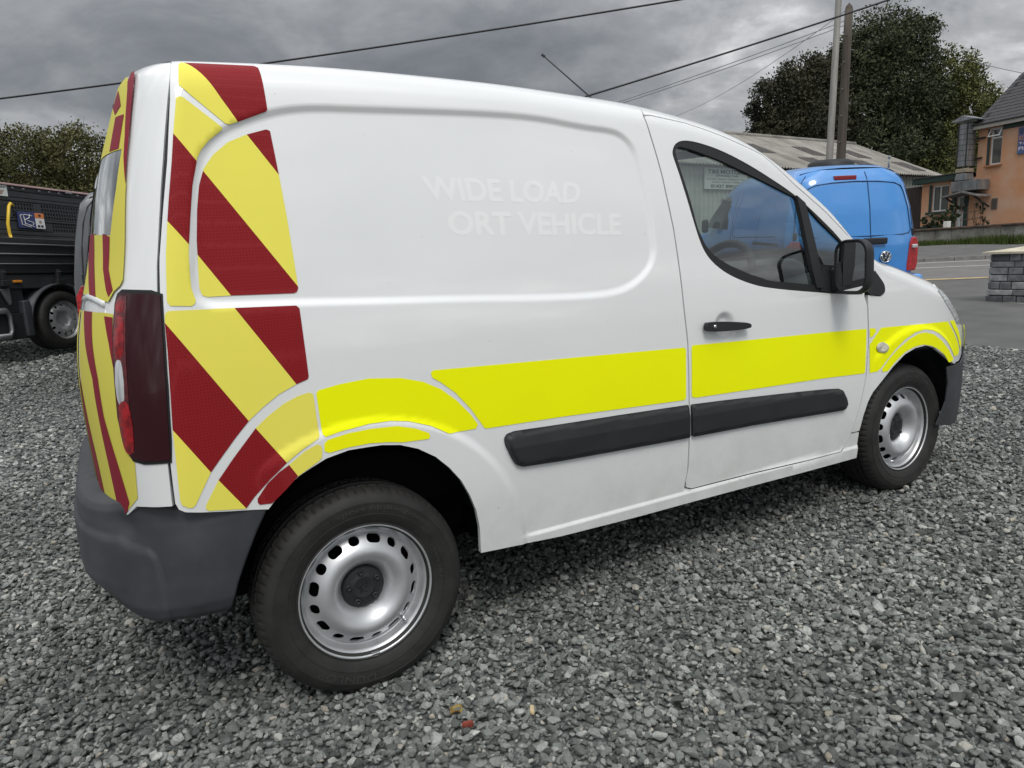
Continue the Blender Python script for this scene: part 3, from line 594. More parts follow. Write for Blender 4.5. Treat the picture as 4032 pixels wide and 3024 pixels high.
# black sheet behind the doors, paints the shade in the shut lines
patch('rebate_shade', REAR, [(.99, RT-.01), (-.99, RT-.01), (-.99, .70), (.99, .70)], (), DARK, VAN, h=.05, off=-.016)
gpath = [(a-.010, b) for a, b in A('gap')[:17]]
patch('hinge_gap_shade', SIDE0, [(a-.020, b) for a, b in gpath[::1] if .72 < b < 1.86]+[(a+.020, b) for a, b in gpath[::-1] if .72 < b < 1.86], (), RUBBER, VAN, h=.02, off=-.008)  # black strip painting the shade in the gap beside the rear door
RGL = glass('rear_glass', (.04, .045, .045), refl=2.2)
patch('rear_window', REAR, chaikin([(.655, 1.60), (.665, 1.50), (.655, 1.36), (.64, 1.24), (.40, 1.26), (.385, 1.62), (.50, 1.64), (.63, 1.63)], 1), (), RGL, rdoor, h=.02, off=.003, flange=.006)
patch('rear_window', REAR, chaikin([(.33, 1.62), (.33, 1.26), (-.60, 1.25), (-.66, 1.5), (-.64, 1.62)], 1), (), RGL, ldoor, h=.04, off=.003, flange=.006)
def rdec(poly, m, off): return patch('reflective_decal', REAR, np.array(poly), (), m, rdoor, h=.02, edge=.012, off=off)
rdec([(.38, 1.19), (.63, 1.185), (.690, 1.18), (.697, .968), (.692, .919), (.7357, .853), (.7515, .81), (.7364, .715), (.69, .69), (.60, .645), (.38, .645)], YELR, .0014)
rdec([(.43, 1.190), (.487, 1.102), (.55, 1.018), (.567, .918), (.5838, .798), (.5987, .65), (.66, .672), (.685, .70), (.654, .80), (.61, .92), (.595, 1.02), (.557, 1.111), (.534, 1.188)], REDR, .0024)
rdec([(.636, 1.176), (.673, 1.108), (.6968, 1.047), (.697, 1.10), (.689, 1.172)], REDR, .0024)
rdec([(.375, 1.02), (.42, .93), (.46, .80), (.48, .65), (.42, .65), (.375, .75)], REDR, .0024)
rdec([(.38, 1.395), (.632, 1.375), (.652, 1.49), (.651, 1.60), (.6615, 1.62), (.68, 1.565), (.7167, 1.4955), (.730, 1.36), (.735, 1.262), (.722, 1.248), (.69, 1.235), (.66, 1.21), (.38, 1.235)], YELR, .0044)
rdec([(.385, 1.335), (.46, 1.262), (.50, 1.228), (.566, 1.222), (.50, 1.314), (.4635, 1.392), (.385, 1.394)], REDR, .0054)
rdec([(.567, 1.384), (.598, 1.293), (.639, 1.24), (.66, 1.222), (.684, 1.238), (.641, 1.291), (.630, 1.372)], REDR, .0054)
rdec([(.38, 1.60), (.6502, 1.589), (.6615, 1.62), (.6196, 1.709), (.58, 1.787), (.545, 1.845), (.38, 1.845)], YELR, .0044)
rdec([(.5352, 1.597), (.6263, 1.593), (.6138, 1.683), (.5136, 1.691)], REDR, .0054)
rdec([(.3975, 1.7385), (.50, 1.70), (.5556, 1.7137), (.4338, 1.80)], REDR, .0054)
rdec([(.60, 1.845), (.631, 1.84), (.666, 1.716), (.695, 1.618), (.7167, 1.4955), (.68, 1.565), (.6615, 1.62), (.6196, 1.709), (.5803, 1.787)], REDR, .0060)
def ldec(poly, m, off): return patch('reflective_decal', REAR, np.array(poly), (), m, ldoor, h=.03, edge=.02, off=off)
ldec([(.335, 1.19), (.335, .665), (-.60, .665), (-.735, .71), (-.75, .81), (-.695, .92), (-.69, 1.18), (-.60, 1.19)], YELR, .0014)
for c_ in (.18, .36, .55):
    ldec([(max(-.68, -c_+.05), 1.186), (max(-.68, -c_-.04), 1.186), (-min(.70, c_+.11), .93), (-min(.70, c_+.15), .68), (-min(.64, c_+.06), .67), (-min(.64, c_+.02), .93)], REDR, .0024)
ldec([(.05, 1.186), (-.04, 1.186), (-.04, 1.06), (.0, 1.0), (.05, 1.06)], REDR, .0024)
for c_ in (.02, .17): ldec([(c_, .93), (c_+.04, .67), (c_+.12, .67), (c_+.09, .93), (c_+.02, 1.15), (c_-.04, 1.12)], REDR, .0024)
# number-plate ledge moulding and upper lip on the door
for pl, r in (([(.387, 1.222), (.457, 1.227), (.54, 1.22), (.631, 1.205)], .011), ([(.386, 1.125), (.44, 1.118), (.55, 1.106), (.613, 1.10), (.632, 1.135), (.634, 1.19)], .004), ([(.39, 1.695), (.47, 1.70), (.55, 1.705), (.632, 1.69)], .007), ([(.632, 1.69), (.625, 1.76), (.58, 1.79), (.45, 1.80), (.39, 1.80)], .006)):
    P = [REAR(a, b) for a, b in resample(pl, .02, False)]; G().tube([(float(x)+.003, float(y), float(z)) for x, y, z in P], r, 8).out('door_moulding', WHITE, rdoor, smooth=True)
# --- tail lamp
LENSD = mat('lamp_dark_red', (.030, .0025, .005), rough=.12, spec=.35, coat=.25, coat_r=.02); LENSR = mat('lamp_red', (.26, .006, .010), rough=.12, spec=.5, coat=.5, coat_r=.02, var=.5, vscale=45); LENSC = mat('lamp_clear', (.62, .63, .64), rough=.15, metal=.3, coat=1, var=.3, vscale=60, stretch=(1, 1, .1))
lp = [(.706, 1.205), (.712, 1.222), (.73, 1.229), (.876, 1.222), (.918, 1.217), (.928, 1.10), (.930, .984), (.924, .86), (.920, .815), (.80, .815), (.75, .822), (.726, .845), (.712, .875), (.706, .93), (.708, .989), (.706, 1.09)]
patch('lamp_gap_shade', REAR, offset(np.array(lp), .010), (), RUBBER, VAN, h=.02, edge=.012, off=.0025, flange=.012)  # black patch, a little larger, painting the shaded gap round the lamp
lamp = patch('tail_lamp', REAR, lp, (), LENSD, VAN, h=.014, edge=.008, off=.007, flange=.014)
patch('lamp_sheen_band', REAR, [(.712, 1.21), (.735, 1.222), (.768, 1.222), (.772, 1.05), (.772, .93), (.768, .835), (.735, .842), (.716, .875), (.711, .93), (.712, .99), (.711, 1.09)], (), mat('lamp_sheen', (.16, .03, .036), rough=.16, metal=.5, coat=.6, var=.5, vscale=30), lamp, h=.012, edge=.008, off=.0078)  # pinkish band in the housing, paints the reflection inside the lamp
def blob(cx, cw, rx, rw, dep):
    def f(u, w):
        x, y, z = REAR(u, w); k = np.clip(1-((u-cx)/rx)**2-((w-cw)/rw)**2, 0, 1); return x-dep*k, y-dep*.5*k, z
    return f
for nm, cx, cw, rx, rw, m, dep in (('lamp_bulb_lens', .738, 1.122, .024, .052, LENSR, .003), ('lamp_bulb_lens', .745, .900, .030, .068, LENSR, .003), ('lamp_reverse_lens', .735, 1.012, .020, .056, LENSC, .001), ('lamp_top_lens', .736, 1.197, .020, .016, LENSR, .001)):
    P = [(cx+rx*math.copysign(abs(math.cos(t))**.75, math.cos(t)), cw+rw*math.copysign(abs(math.sin(t))**.75, math.sin(t))) for t in np.linspace(0, 2*math.pi, 40)[:-1]]
    patch(nm, blob(cx, cw, rx, rw, dep), P, (), m, lamp, h=.01, edge=.006, off=.0085, flange=.003)
# --- rear bumper: a moulded tray that wraps the corners
zp = [.372, .378, .392, .420, .47, .53, .585, .630, .662, .676, .686, .696]; op = [-.060, -.028, -.010, 0, .003, .003, .002, .000, -.004, -.012, -.035, -.10]
def BUMP(u, k):
    """u 0..1 from wheel arch to the centre, k index along the profile"""
    u = np.asarray(u, float); z0 = np.interp(k, range(len(zp)), zp); o = np.interp(k, range(len(zp)), op)
    x0 = np.interp(z0, [.372, .41, .46, .52, .58, .635, .68], [-.384, -.3693, -.3513, -.3223, -.2905, -.256, -.25])
    ps = 1-u; c = np.sin(np.pi*ps/2); s = (np.clip(1-np.abs(c)**5, 0, 1))**(1/2.1)
    xc = -.706-o+.018*smooth01((z0-.56)/.1)*0; Y = .887+o
    lift = np.clip(u*1.6, 0, 1)*.0
    zz = z0+smooth01((u-.22)/.25)*np.where(z0 < .5, .075*(1-(z0-.372)/.128), .0)+.022*np.exp(-((u-.30)/.10)**2)*smooth01((z0-.60)/.1)
    X_ = x0+(xc-x0)*s; PAD = np.array([(-.80, .61), (-.605, .60), (-.585, .586), (-.56, .578), (-.543, .573), (-.531, .556), (-.526, .52), (-.522, .47), (-.520, .39), (-.52, .30), (-.80, .30)])
    q = np.stack([X_.ravel(), zz.ravel()], 1); sdv = pdist(PAD, q); sdv = np.where(inside(PAD, q), -sdv, sdv).reshape(X_.shape)
    bu = .009*smooth01(.5-sdv/.008)-.020*np.exp(-((X_+.585)/.030)**2-((zz-.635)/.038)**2)
    nx_ = s**2; return X_-bu*nx_, (-Y-bu*(1-nx_*.6))*c, zz
nu, nk = 170, 70; U = np.linspace(0, 1, nu)**1.0; K = np.linspace(0, len(zp)-1, nk); UU, KK = np.meshgrid(U, K, indexing='ij')
x, y, z = BUMP(UU, KK); V = np.stack([x.ravel(), y.ravel(), z.ravel()], 1); V2 = V*[1, -1, 1]
F = [(i*nk+j, i*nk+j+1, (i+1)*nk+j+1, (i+1)*nk+j) for i in range(nu-1) for j in range(nk-1)]
F2 = [tuple(len(V)+q for q in f[::-1]) for f in F]
bump = mobj('rear_bumper', np.vstack([V, V2]), F+F2, GREYP, VAN)
md = bump.modifiers.new('thick', 'SOLIDIFY'); md.thickness = .006; md.offset = 1
# --- mirror
mir = empty('door_mirror'); mir.parent = VAN
def rounded(cx, cy, w, h, r, n=6):
    P = []
    for sx, sy, a0 in ((1, 1, 0), (-1, 1, 90), (-1, -1, 180), (1, -1, 270)):
        for k in range(n+1): a = R_(a0+90*k/n); P.append((cx+sx*(w/2-r)+r*math.cos(a), cy+sy*(h/2-r)+r*math.sin(a)))
    return P
head = []; 
def mring(xo, w, h, r, cy, cz, lean=0): return [(xo+lean*(q[0]-cy), q[0], q[1]) for q in rounded(cy, cz, w, h, r)]
secs = [mring(2.080, .140, .196, .045, -.990, 1.123, .18), mring(2.070, .160, .214, .05, -.992, 1.122, .18), mring(2.085, .170, .222, .055, -.994, 1.122, .18), mring(2.115, .168, .218, .06, -.990, 1.122, .12), mring(2.14, .140, .19, .06, -.980, 1.122, .05), mring(2.158, .10, .14, .05, -.965, 1.12), mring(2.165, .05, .08, .02, -.955, 1.12)]
n = len(secs[0]); V = [v for s_ in secs for v in s_]; F = [(i*n+k, i*n+(k+1) % n, (i+1)*n+(k+1) % n, (i+1)*n+k) for i in range(len(secs)-1) for k in range(n)]+[tuple((len(secs)-1)*n+k for k in range(n))]
mobj('mirror_shell', V, F, BLACKP, mir)
g_ = mring(2.079, .138, .194, .044, -.990, 1.123, .18); mobj('mirror_glass', g_, [tuple(range(n))], MIRR, mir, False)
G().box((2.115, -.955, 1.010), (2.195, -.862, 1.075)).box((2.10, -.905, 1.02), (2.20, -.855, 1.12)).out('mirror_arm', BLACKP, mir, bevel=.014, seg=3)
# --- aerial
Ga = G().tube([(1.40, -.40, 1.775), (1.385, -.40, 1.80)], .012, 10).tube([(1.39, -.40, 1.785), (1.044, -.40, 2.012)], [.0038, .0022], 6).tube([(1.050, -.40, 2.008), (1.038, -.40, 2.016)], .0052, 8)
Ga.out('aerial', BLACKP, VAN, smooth=True)
# --- wheels
_pf = spline([.060, .066, .070, .078, .090, .105, .120, .135, .148, .160, .168, .1735], [.056, .055, .047, .033, .018, .007, .004, .010, .020, .031, .039, .045])
def prof(r): return _pf(r)
def DISC(x, z):
    r = np.hypot(x, z); return x, prof(r), z
circ_ = lambda r, n: [(r*math.cos(2*math.pi*k/n), r*math.sin(2*math.pi*k/n)) for k in range(n)]
holes = []
for k in range(16):
    a = 2*math.pi*(k+.3)/16; L_, W_ = ((.0105, .0118) if k % 2 else (.0045, .0118)); P = []
    for s, e in ((1, 0), (-1, math.pi)):
        for q in np.linspace(-math.pi/2, math.pi/2, 7): P.append((s*L_+W_*math.cos(q+e), W_*math.sin(q+e)))
    c, s_ = math.cos(a), math.sin(a); holes.append([(.156*c-s_*u+c*v, .156*s_+c*u+s_*v) for u, v in P])
def make_wheel(name):
    w = empty(name); w.parent = VAN
    d = patch('wheel_disc', DISC, circ_(.1735, 96), [circ_(.060, 40)]+holes, SILVER, w, h=.006, edge=.005, flange=.005)
    G().lathe([(.1735, .045), (.1765, .047), (.179, .040), (.1835, .034), (.1845, .026), (.188, .018), (.1935, .014), (.197, .008), (.1995, .002), (.203, -.001), (.2055, .001), (.206, .006), (.204, .010), (.197, .013), (.190, .02)], 96).out('wheel_rim', SILVER, w, smooth=True)
    cp = G().lathe([(0, .040), (.030, .040), (.034, .0385), (.036, .041), (.052, .041), (.060, .044), (.066, .050), (.067, .06)], 40)
    for k in range(5):
        a = 2*math.pi*(k+.1)/5+.3; cp.lathe([(0, .040), (.004, .040), (.0045, .036), (.0085, .036), (.0095, .042)], 14, 'y', (.047*math.cos(a), 0, .047*math.sin(a)))
    cpo = cp.out('centre_cap', BLACKP, w, smooth=True)
    # rearing lion outline in relief, reduced to a few strokes
    em = G()
    for pl in (((-.010, -.014), (-.006, -.002), (.002, .006), (.004, .016), (.009, .010)), ((.002, .006), (.014, .002)), ((-.006, -.002), (-.016, .004), (-.014, .010)), ((-.003, -.004), (.006, -.014), (.010, -.016)), ((-.006, -.002), (.004, .002))):
        em.tube([(a, .0385, b) for a, b in pl], .0017, 6)
    em.out('cap_emblem', BLACKP, cpo, smooth=True)
    G().lathe([(0, .075), (.16, .075), (.19, .06), (.19, .2), (0, .2)], 32).out('brake_drum', DARK, w, smooth=False)
    G().tube([(.105, .040, -.118), (.108, .012, -.130)], .0045, 8).tube([(.108, .012, -.130), (.1085, .008, -.1315)], .006, 8).out('tyre_valve', CHROME, w, smooth=True)
    # tyre
    half = [(.192, .016), (.198, .004), (.205, .000), (.2065, -.0025), (.211, -.001), (.222, -.008), (.238, -.0125), (.2385, -.0135), (.241, -.0135), (.2415, -.0125), (.258, -.0155), (.272, -.0150), (.2725, -.0162), (.2765, -.0160), (.277, -.0142), (.288, -.0105), (.2955, -.005), (.301, .000), (.306, .006), (.3095, .012), (.312, .018), (.3138, .026), (.3145, .032)]
    tread = [(.3145, .032), (.3085, .0335), (.3085, .040), (.3155, .0415), (.3170, .060), (.3105, .0615), (.3105, .069), (.3172, .0705), (.3175, .080)]
    pr = half+tread[1:]; pr = pr+[(r, .166-h) for r, h in pr[::-1][1:]]
    nn = 360; V = []; m_ = len(pr)
    for k in range(nn):
        t = 2*math.pi*k/nn
        for i, (r, h_) in enumerate(pr):
            rr = r
            hh = h_ if h_ < .083 else .166-h_
            if r > .304 and hh < .032 and (k % 5 == 0): rr -= .0045
            if r > .312 and .034 < hh < .062 and ((k+2) % 6 == 0): rr -= .005
            V.append((rr*math.cos(t), h_, rr*math.sin(t)))
    F = [(k*m_+i, ((k+1) % nn)*m_+i, ((k+1) % nn)*m_+i+1, k*m_+i+1) for k in range(nn) for i in range(m_-1)]
    ty = mobj('tyre', V, F, TYRE, w); md = ty.modifiers.new('es', 'EDGE_SPLIT'); md.split_angle = R_(40)
    return w, ty
def tyre_text(ty, s, r0_, r1, a_mid, span, flip=False):
    def fit(u, v):
        a = a_mid+(-(u-.5))*span; r = r0_+(r1-r0_)*v
        if flip: a = a_mid+(u-.5)*span; r = r1-(r1-r0_)*v
        y = np.interp(r, [.205, .222, .238, .258, .272, .288, .2955], [.0, -.008, -.0125, -.0155, -.0150, -.0105, -.005])-.0012
        return (r*math.cos(a), float(y), r*math.sin(a))
    text_obj('raised_lettering', s, fit, mat('tyre_letters', (.037, .036, .035), rough=.45), ty, bold=.012)
wr, tyr = make_wheel('rear_wheel'); 
wr.location = (0, -.86, .3058)
WD = {}
def wheel_copy(name, loc, rz):
    w = copy_tree(wr, VAN); w.name = name; w.location = loc; w.rotation_euler = (0, 0, rz); return w
wf = wheel_copy('front_wheel', (2.728, -.836, .3058), 0); wf.rotation_euler = (0, 1.1, 0)
wheel_copy('rear_wheel', (0, .86, .3258), math.pi); wheel_copy('front_wheel', (2.728, .836, .3258), math.pi)
G().box((-.010, -.004, -.2075), (.014, .010, -.196)).out('balance_weight', CHROME, wr, bevel=.002)
tyre_text(tyr, 'sport bluResponse', .248, .268, R_(72), R_(68)); tyre_text(tyr, 'DUNLOP', .250, .272, R_(248), R_(40)); tyre_text(tyr, 'SP SPORT', .226, .234, R_(170), R_(30)); tyre_text(tyr, '195/65R15', .226, .236, R_(8), R_(34))
tyf = [c for c in wf.children if c.name.startswith('tyre') and 'valve' not in c.name][0]
for aa in (72, 252): tyre_text(tyf, 'BRIDGESTONE', .250, .270, R_(aa)+1.1, R_(44))
# --- arch liners, underbody, inner shell
ALIN = mat('arch_liner', (.009, .009, .010), rough=.85, spec=.2, bump=.1, bscale=60)
for cx, rr in ((.045, .42), (2.69, .385)):
    for s in (-1, 1):
        V = []; F = []; nn = 36
        for k in range(nn+1):
            t = R_(4)+R_(172)*k/nn
            for yy, q in ((.858, .99), (.62, .99), (.50, .6), (.50, 0)): V.append((cx+rr*q*math.cos(t), s*yy, .305+rr*q*math.sin(t)))
        for k in range(nn):
            for i in range(3): F.append((k*4+i, k*4+i+1, (k+1)*4+i+1, (k+1)*4+i))
        mobj('arch_liner', V, F, ALIN, VAN)
rbox('underbody', (-.52, -.50, .24), (3.45, .50, .50), DARK, VAN, .03)
rbox('sill_floor', (.44, -.82, .30), (2.28, .82, .42), DARK, VAN, .02)
rbox('cargo_liner', (-.28, -.70, .46), (1.17, .70, 1.60), DARK, VAN, .05)
rbox('rear_crossmember', (-.58, -.72, .46), (-.30, .72, .70), DARK, VAN, .04)
patch('gap_shade_shell', SIDE0, [(-.36, .78), (-.40, 1.05), (-.30, 1.70), (1.19, 1.66), (1.21, .70), (.46, .70), (.3, .78), (0, .80)], (), DARK, VAN, h=.08, off=-.05)  # black inner sheet added so the panel gaps look dark
# exhaust and axle
G().tube([(.0, -.70, .30), (.0, .70, .30)], .035, 10).out('rear_axle', DARK, VAN, smooth=True)
# --- cab interior
rbox('bulkhead', (1.16, -.74, .45), (1.20, .74, 1.64), mat('bulkhead_grey', (.10, .10, .105), rough=.7), VAN, .01)
rbox('cab_floor', (1.2, -.80, .40), (2.55, .80, .48), INTR, VAN, .01)
patch('door_card', SIDE0, [(1.29, .42), (1.30, 1.20), (1.40, 1.20), (1.45, 1.10), (1.62, 1.04), (2.28, .98), (2.28, .50), (2.20, .40)], (), INTR, door_o, h=.06, off=-.06)
ds = G()
prf = [(2.06, .78), (2.02, .92), (2.06, 1.02), (2.16, 1.075), (2.34, 1.095), (2.52, 1.08), (2.60, 1.0), (2.60, .6), (2.2, .6)]
ds.prism(prf, lambda a, b: (a, -.76, b), lambda a, b: (a, .76, b)); ds.out('dashboard', INTR, VAN, bevel=.03, seg=3)
bn = [(2.02, 1.04), (2.06, 1.13), (2.14, 1.17), (2.26, 1.165), (2.34, 1.12), (2.36, 1.06)]
G().prism(bn, lambda a, b: (a, -.60, b), lambda a, b: (a, -.20, b)).out('instrument_binnacle', INTR, VAN, bevel=.03, seg=3)
sw = empty('steering_wheel', (2.0, -.36, 1.085), (0, R_(24), 0)); sw.parent = VAN
G().tube([(0, .185*math.cos(t), .185*math.sin(t)) for t in np.linspace(0, 2*math.pi, 49)], .019, 10, False).out('wheel_ring', BLACKP, sw, smooth=True)
G().lathe([(0, -.03), (.06, -.03), (.075, -.01), (.075, .03)], 24, 'x').tube([(0, -.18, .0), (0, .18, 0)], .018, 8).tube([(0, 0, 0), (0, 0, -.18)], .02, 8).out('wheel_hub', BLACKP, sw, smooth=True)
SEAT = mat('seat_fabric', (.03, .032, .036), rough=.9, bump=.3, bscale=300)
for yy in (-.37, .37):
    st = empty('cab_seat', (1.5, yy, .48)); st.parent = VAN
    rbox('seat_cushion', (-.05, -.24, .12), (.45, .24, .30), SEAT, st, .06, 4)
    G().box((-.12, -.23, .28), (.03, .23, .90), Matrix.Rotation(R_(-14), 3, 'Y')).out('seat_back', SEAT, st, bevel=.06, seg=4)
    G().box((-.28, -.13, .84), (-.19, .13, 1.02)).out('head_restraint', SEAT, st, bevel=.04, seg=4)
# --- the other flank
for o in (side, rail_o, door_o, wing_o, fbump, hl_o, pane, lamp):
    c = o.copy(); COL.objects.link(c); c.parent = VAN; c.scale = (1, -1, 1)

# ------------------------------------------------------------------ ground
def ground_sheet(name, xs, ys, keep, m, dz=0.0):
    X, Y = np.meshgrid(xs, ys, indexing='ij'); Z = terrain(X, Y)+dz; n = len(ys)
    V = np.stack([X.ravel(), Y.ravel(), Z.ravel()], 1); F = []
    for i in range(len(xs)-1):
        for j in range(n-1):
            if keep((xs[i]+xs[i+1])/2, (ys[j]+ys[j+1])/2): F.append((i*n+j, (i+1)*n+j, (i+1)*n+j+1, i*n+j+1))
    o = mobj(name, V, F, m); setprops(o, kind='structure'); return o
def ax_(lo, mid0, mid1, hi, fine, coarse): return np.unique(np.round(np.concatenate([np.arange(lo, mid0, coarse), np.arange(mid0, mid1, fine), np.arange(mid1, hi+coarse, coarse)]), 4))
EDGE = lambda y: 7.30+.10*np.sin(y*1.7)+.06*np.sin(y*4.3+1)
gm = bpy.data.materials.new('gravel_bed'); nt, N, L = nodes_of(gm); b = N['Principled BSDF']; b.inputs['Roughness'].default_value = .85
tc = N.new('ShaderNodeTexCoord'); vo = N.new('ShaderNodeTexVoronoi'); vo.inputs['Scale'].default_value = 48; L.new(tc.outputs['Object'], vo.inputs['Vector'])
r = N.new('ShaderNodeValToRGB'); L.new(vo.outputs['Color'], r.inputs[0])
for i, (p_, c) in enumerate(((0, (.10, .11, .11)), (.45, (.18, .195, .19)), (.8, (.30, .31, .30)), (1, (.55, .55, .52)))):
    e = r.color_ramp.elements[i] if i < 2 else r.color_ramp.elements.new(p_); e.position = p_; e.color = (*c, 1)
r2 = N.new('ShaderNodeValToRGB'); r2.color_ramp.elements[0].position = .25; r2.color_ramp.elements[1].position = .75; r2.color_ramp.elements[0].color = (1, 1, 1, 1); r2.color_ramp.elements[1].color = (.25, .25, .25, 1); L.new(vo.outputs['Distance'], r2.inputs[0])
mx = N.new('ShaderNodeMix'); mx.data_type = 'RGBA'; mx.blend_type = 'MULTIPLY'; mx.inputs[0].default_value = 1; L.new(r.outputs[0], mx.inputs[6]); L.new(r2.outputs[0], mx.inputs[7]); L.new(mx.outputs[2], b.inputs['Base Color'])
bp = N.new('ShaderNodeBump'); bp.inputs['Strength'].default_value = .9; bp.inputs['Distance'].default_value = .02; bp.invert = True; L.new(vo.outputs['Distance'], bp.inputs['Height']); L.new(bp.outputs[0], b.inputs['Normal'])
xs = ax_(-60, -4, 8.4, 8.4, .35, 4.0); ys = ax_(-60, -6, 12, 60, .5, 4.0)
xs = xs[xs < 7.36]; xs = np.append(xs, 7.36)
ground_sheet('gravel_ground', xs, ys, lambda x, y: True, gm, -.012)
TAR = mat('tarmac', (.125, .125, .118), rough=.88, var=.22, vscale=1.6, bump=.5, bscale=160, col2=(.092, .092, .088))
xs2 = ax_(7.1, 7.1, 40, 180, .6, 8.0); ys2 = ax_(-120, -8, 34, 180, .6, 8.0)
ground_sheet('tarmac_yard', xs2, ys2, lambda x, y: x > EDGE(y)-.35, TAR, -.006)
# road across the far side, its lines and kerb
RD = np.array([.70, -.714]); RN = np.array([.714, .70])
def strip(name, m0, m1, s0, s1, m, dz, n=60, kind='structure'):
    V = []; F = []
    S_ = np.linspace(s0, s1, n); Mm = np.linspace(m0, m1, max(2, int((m1-m0)/.8)+2)); k = len(Mm)
    for s in S_:
        for q in Mm:
            p_ = RD*s+RN*q; V.append((p_[0], p_[1], float(terrain(*p_))+dz))
    for i in range(n-1):
        for j in range(k-1): F.append((i*k+j, (i+1)*k+j, (i+1)*k+j+1, i*k+j+1))
    o = mobj(name, V, F, m); setprops(o, kind=kind); return o
ROADM = mat('road_asphalt', (.155, .148, .142), rough=.85, var=.12, vscale=2.2, bump=.35, bscale=200)
strip('road', 16.2, 25.1, -80, 120, ROADM, .000, 160)
YLINE = mat('yellow_line_paint', (.55, .40, .17), rough=.7, var=.25, vscale=8); WLINE = mat('white_line_paint', (.62, .60, .56), rough=.7, var=.2, vscale=8)
strip('yellow_line', 16.38, 16.62, -80, 120, YLINE, .005, 160)
strip('edge_line', 24.25, 24.42, -80, 120, WLINE, .005, 160)
for s in np.arange(-28.5, 70, 9.0): strip('centre_dash', 21.40, 21.56, s, s+4.6, WLINE, .005, 8)
kb = G()
for s in np.arange(-40, 60, .92):
    a = RD*s+RN*25.1; z = float(terrain(*a)); M_ = Matrix.Translation((a[0], a[1], z-.1)) @ Matrix.Rotation(math.atan2(RD[1], RD[0]), 4, 'Z'); kb.box((0, 0, 0), (.905, .14, .22), M_)
setprops(kb.out('kerb', mat('kerb_concrete', (.20, .195, .185), rough=.9, var=.2, vscale=5), bevel=.01), kind='structure')
# ------------------------------------------------------------------ gravel stones
stone_m = bpy.data.materials.new('stone'); nt, N, L = nodes_of(stone_m); b = N['Principled BSDF']; b.inputs['Roughness'].default_value = .82; b.inputs['Specular IOR Level'].default_value = .3
oi = N.new('ShaderNodeObjectInfo'); r = N.new('ShaderNodeValToRGB'); L.new(oi.outputs['Random'], r.inputs[0]); r.color_ramp.interpolation = 'LINEAR'
for i, (p_, c) in enumerate(((0, (.13, .138, .132)), (.30, (.235, .248, .238)), (.62, (.345, .358, .343)), (.84, (.47, .48, .462)), (.955, (.62, .62, .60)), (.975, (.76, .75, .71)), (.99, (.52, .46, .37)), (1, (.80, .79, .76)))):
    e = r.color_ramp.elements[i] if i < 2 else r.color_ramp.elements.new(p_); e.position = p_; e.color = (*c, 1)
tc = N.new('ShaderNodeTexCoord'); n = N.new('ShaderNodeTexNoise'); n.inputs['Scale'].default_value = 5.5; n.inputs['Detail'].default_value = 8; n.inputs['Roughness'].default_value = .75; L.new(tc.outputs['Object'], n.inputs['Vector'])
rr = N.new('ShaderNodeValToRGB'); rr.color_ramp.elements[0].position = .36; rr.color_ramp.elements[0].color = (.62, .64, .64, 1); rr.color_ramp.elements[1].position = .68; rr.color_ramp.elements[1].color = (1.0, 1.0, 1.0, 1); L.new(n.outputs['Fac'], rr.inputs[0])
mx = N.new('ShaderNodeMix'); mx.data_type = 'RGBA'; mx.blend_type = 'MULTIPLY'; mx.inputs[0].default_value = 1; L.new(r.outputs[0], mx.inputs[6]); L.new(rr.outputs[0], mx.inputs[7])
gn = N.new('ShaderNodeTexNoise'); gn.inputs['Scale'].default_value = .9; gn.inputs['Detail'].default_value = 4; L.new(oi.outputs['Location'], gn.inputs['Vector'])
gr_ = N.new('ShaderNodeValToRGB'); gr_.color_ramp.elements[0].position = .36; gr_.color_ramp.elements[0].color = (.74, .74, .73, 1); gr_.color_ramp.elements[1].position = .62; gr_.color_ramp.elements[1].color = (1.08, 1.08, 1.06, 1); L.new(gn.outputs['Fac'], gr_.inputs[0])
mx3 = N.new('ShaderNodeMix'); mx3.data_type = 'RGBA'; mx3.blend_type = 'MULTIPLY'; mx3.inputs[0].default_value = 1; L.new(mx.outputs[2], mx3.inputs[6]); L.new(gr_.outputs[0], mx3.inputs[7])
L.new(mx3.outputs[2], b.inputs['Base Color']); bp = N.new('ShaderNodeBump'); bp.inputs['Strength'].default_value = .5; bp.inputs['Distance'].default_value = .12; L.new(n.outputs['Fac'], bp.inputs['Height']); L.new(bp.outputs[0], b.inputs['Normal'])
stones = bpy.data.collections.new('stone_shapes')
for k in range(14):
    bm = bmesh.new(); sc = np.array([1, rng.uniform(.62, .95), rng.uniform(.42, .72)])
    for q in range(15):
        v = rng.normal(size=3); v /= np.linalg.norm(v); v *= rng.uniform(.80, 1.08); bm.verts.new(v*sc*.5)
    bmesh.ops.convex_hull(bm, input=bm.verts)
    bmesh.ops.delete(bm, geom=[v for v in bm.verts if not v.link_faces], context='VERTS')
    bmesh.ops.bevel(bm, geom=list(bm.edges), offset=.035, segments=1, affect='EDGES', profile=.5)
    bmesh.ops.recalc_face_normals(bm, faces=bm.faces)
    me = bpy.data.meshes.new('stone_shape'); bm.to_mesh(me); bm.free(); me.materials.append(stone_m)
    o = bpy.data.objects.new('stone_shape', me); stones.objects.link(o)
def cam_uv(P):
    q = P-CAM; d = q @ fwd; return (q @ rt)/d*2771.15+2016, 1512-(q @ up)/d*2771.15, d
pts = []; scl = []
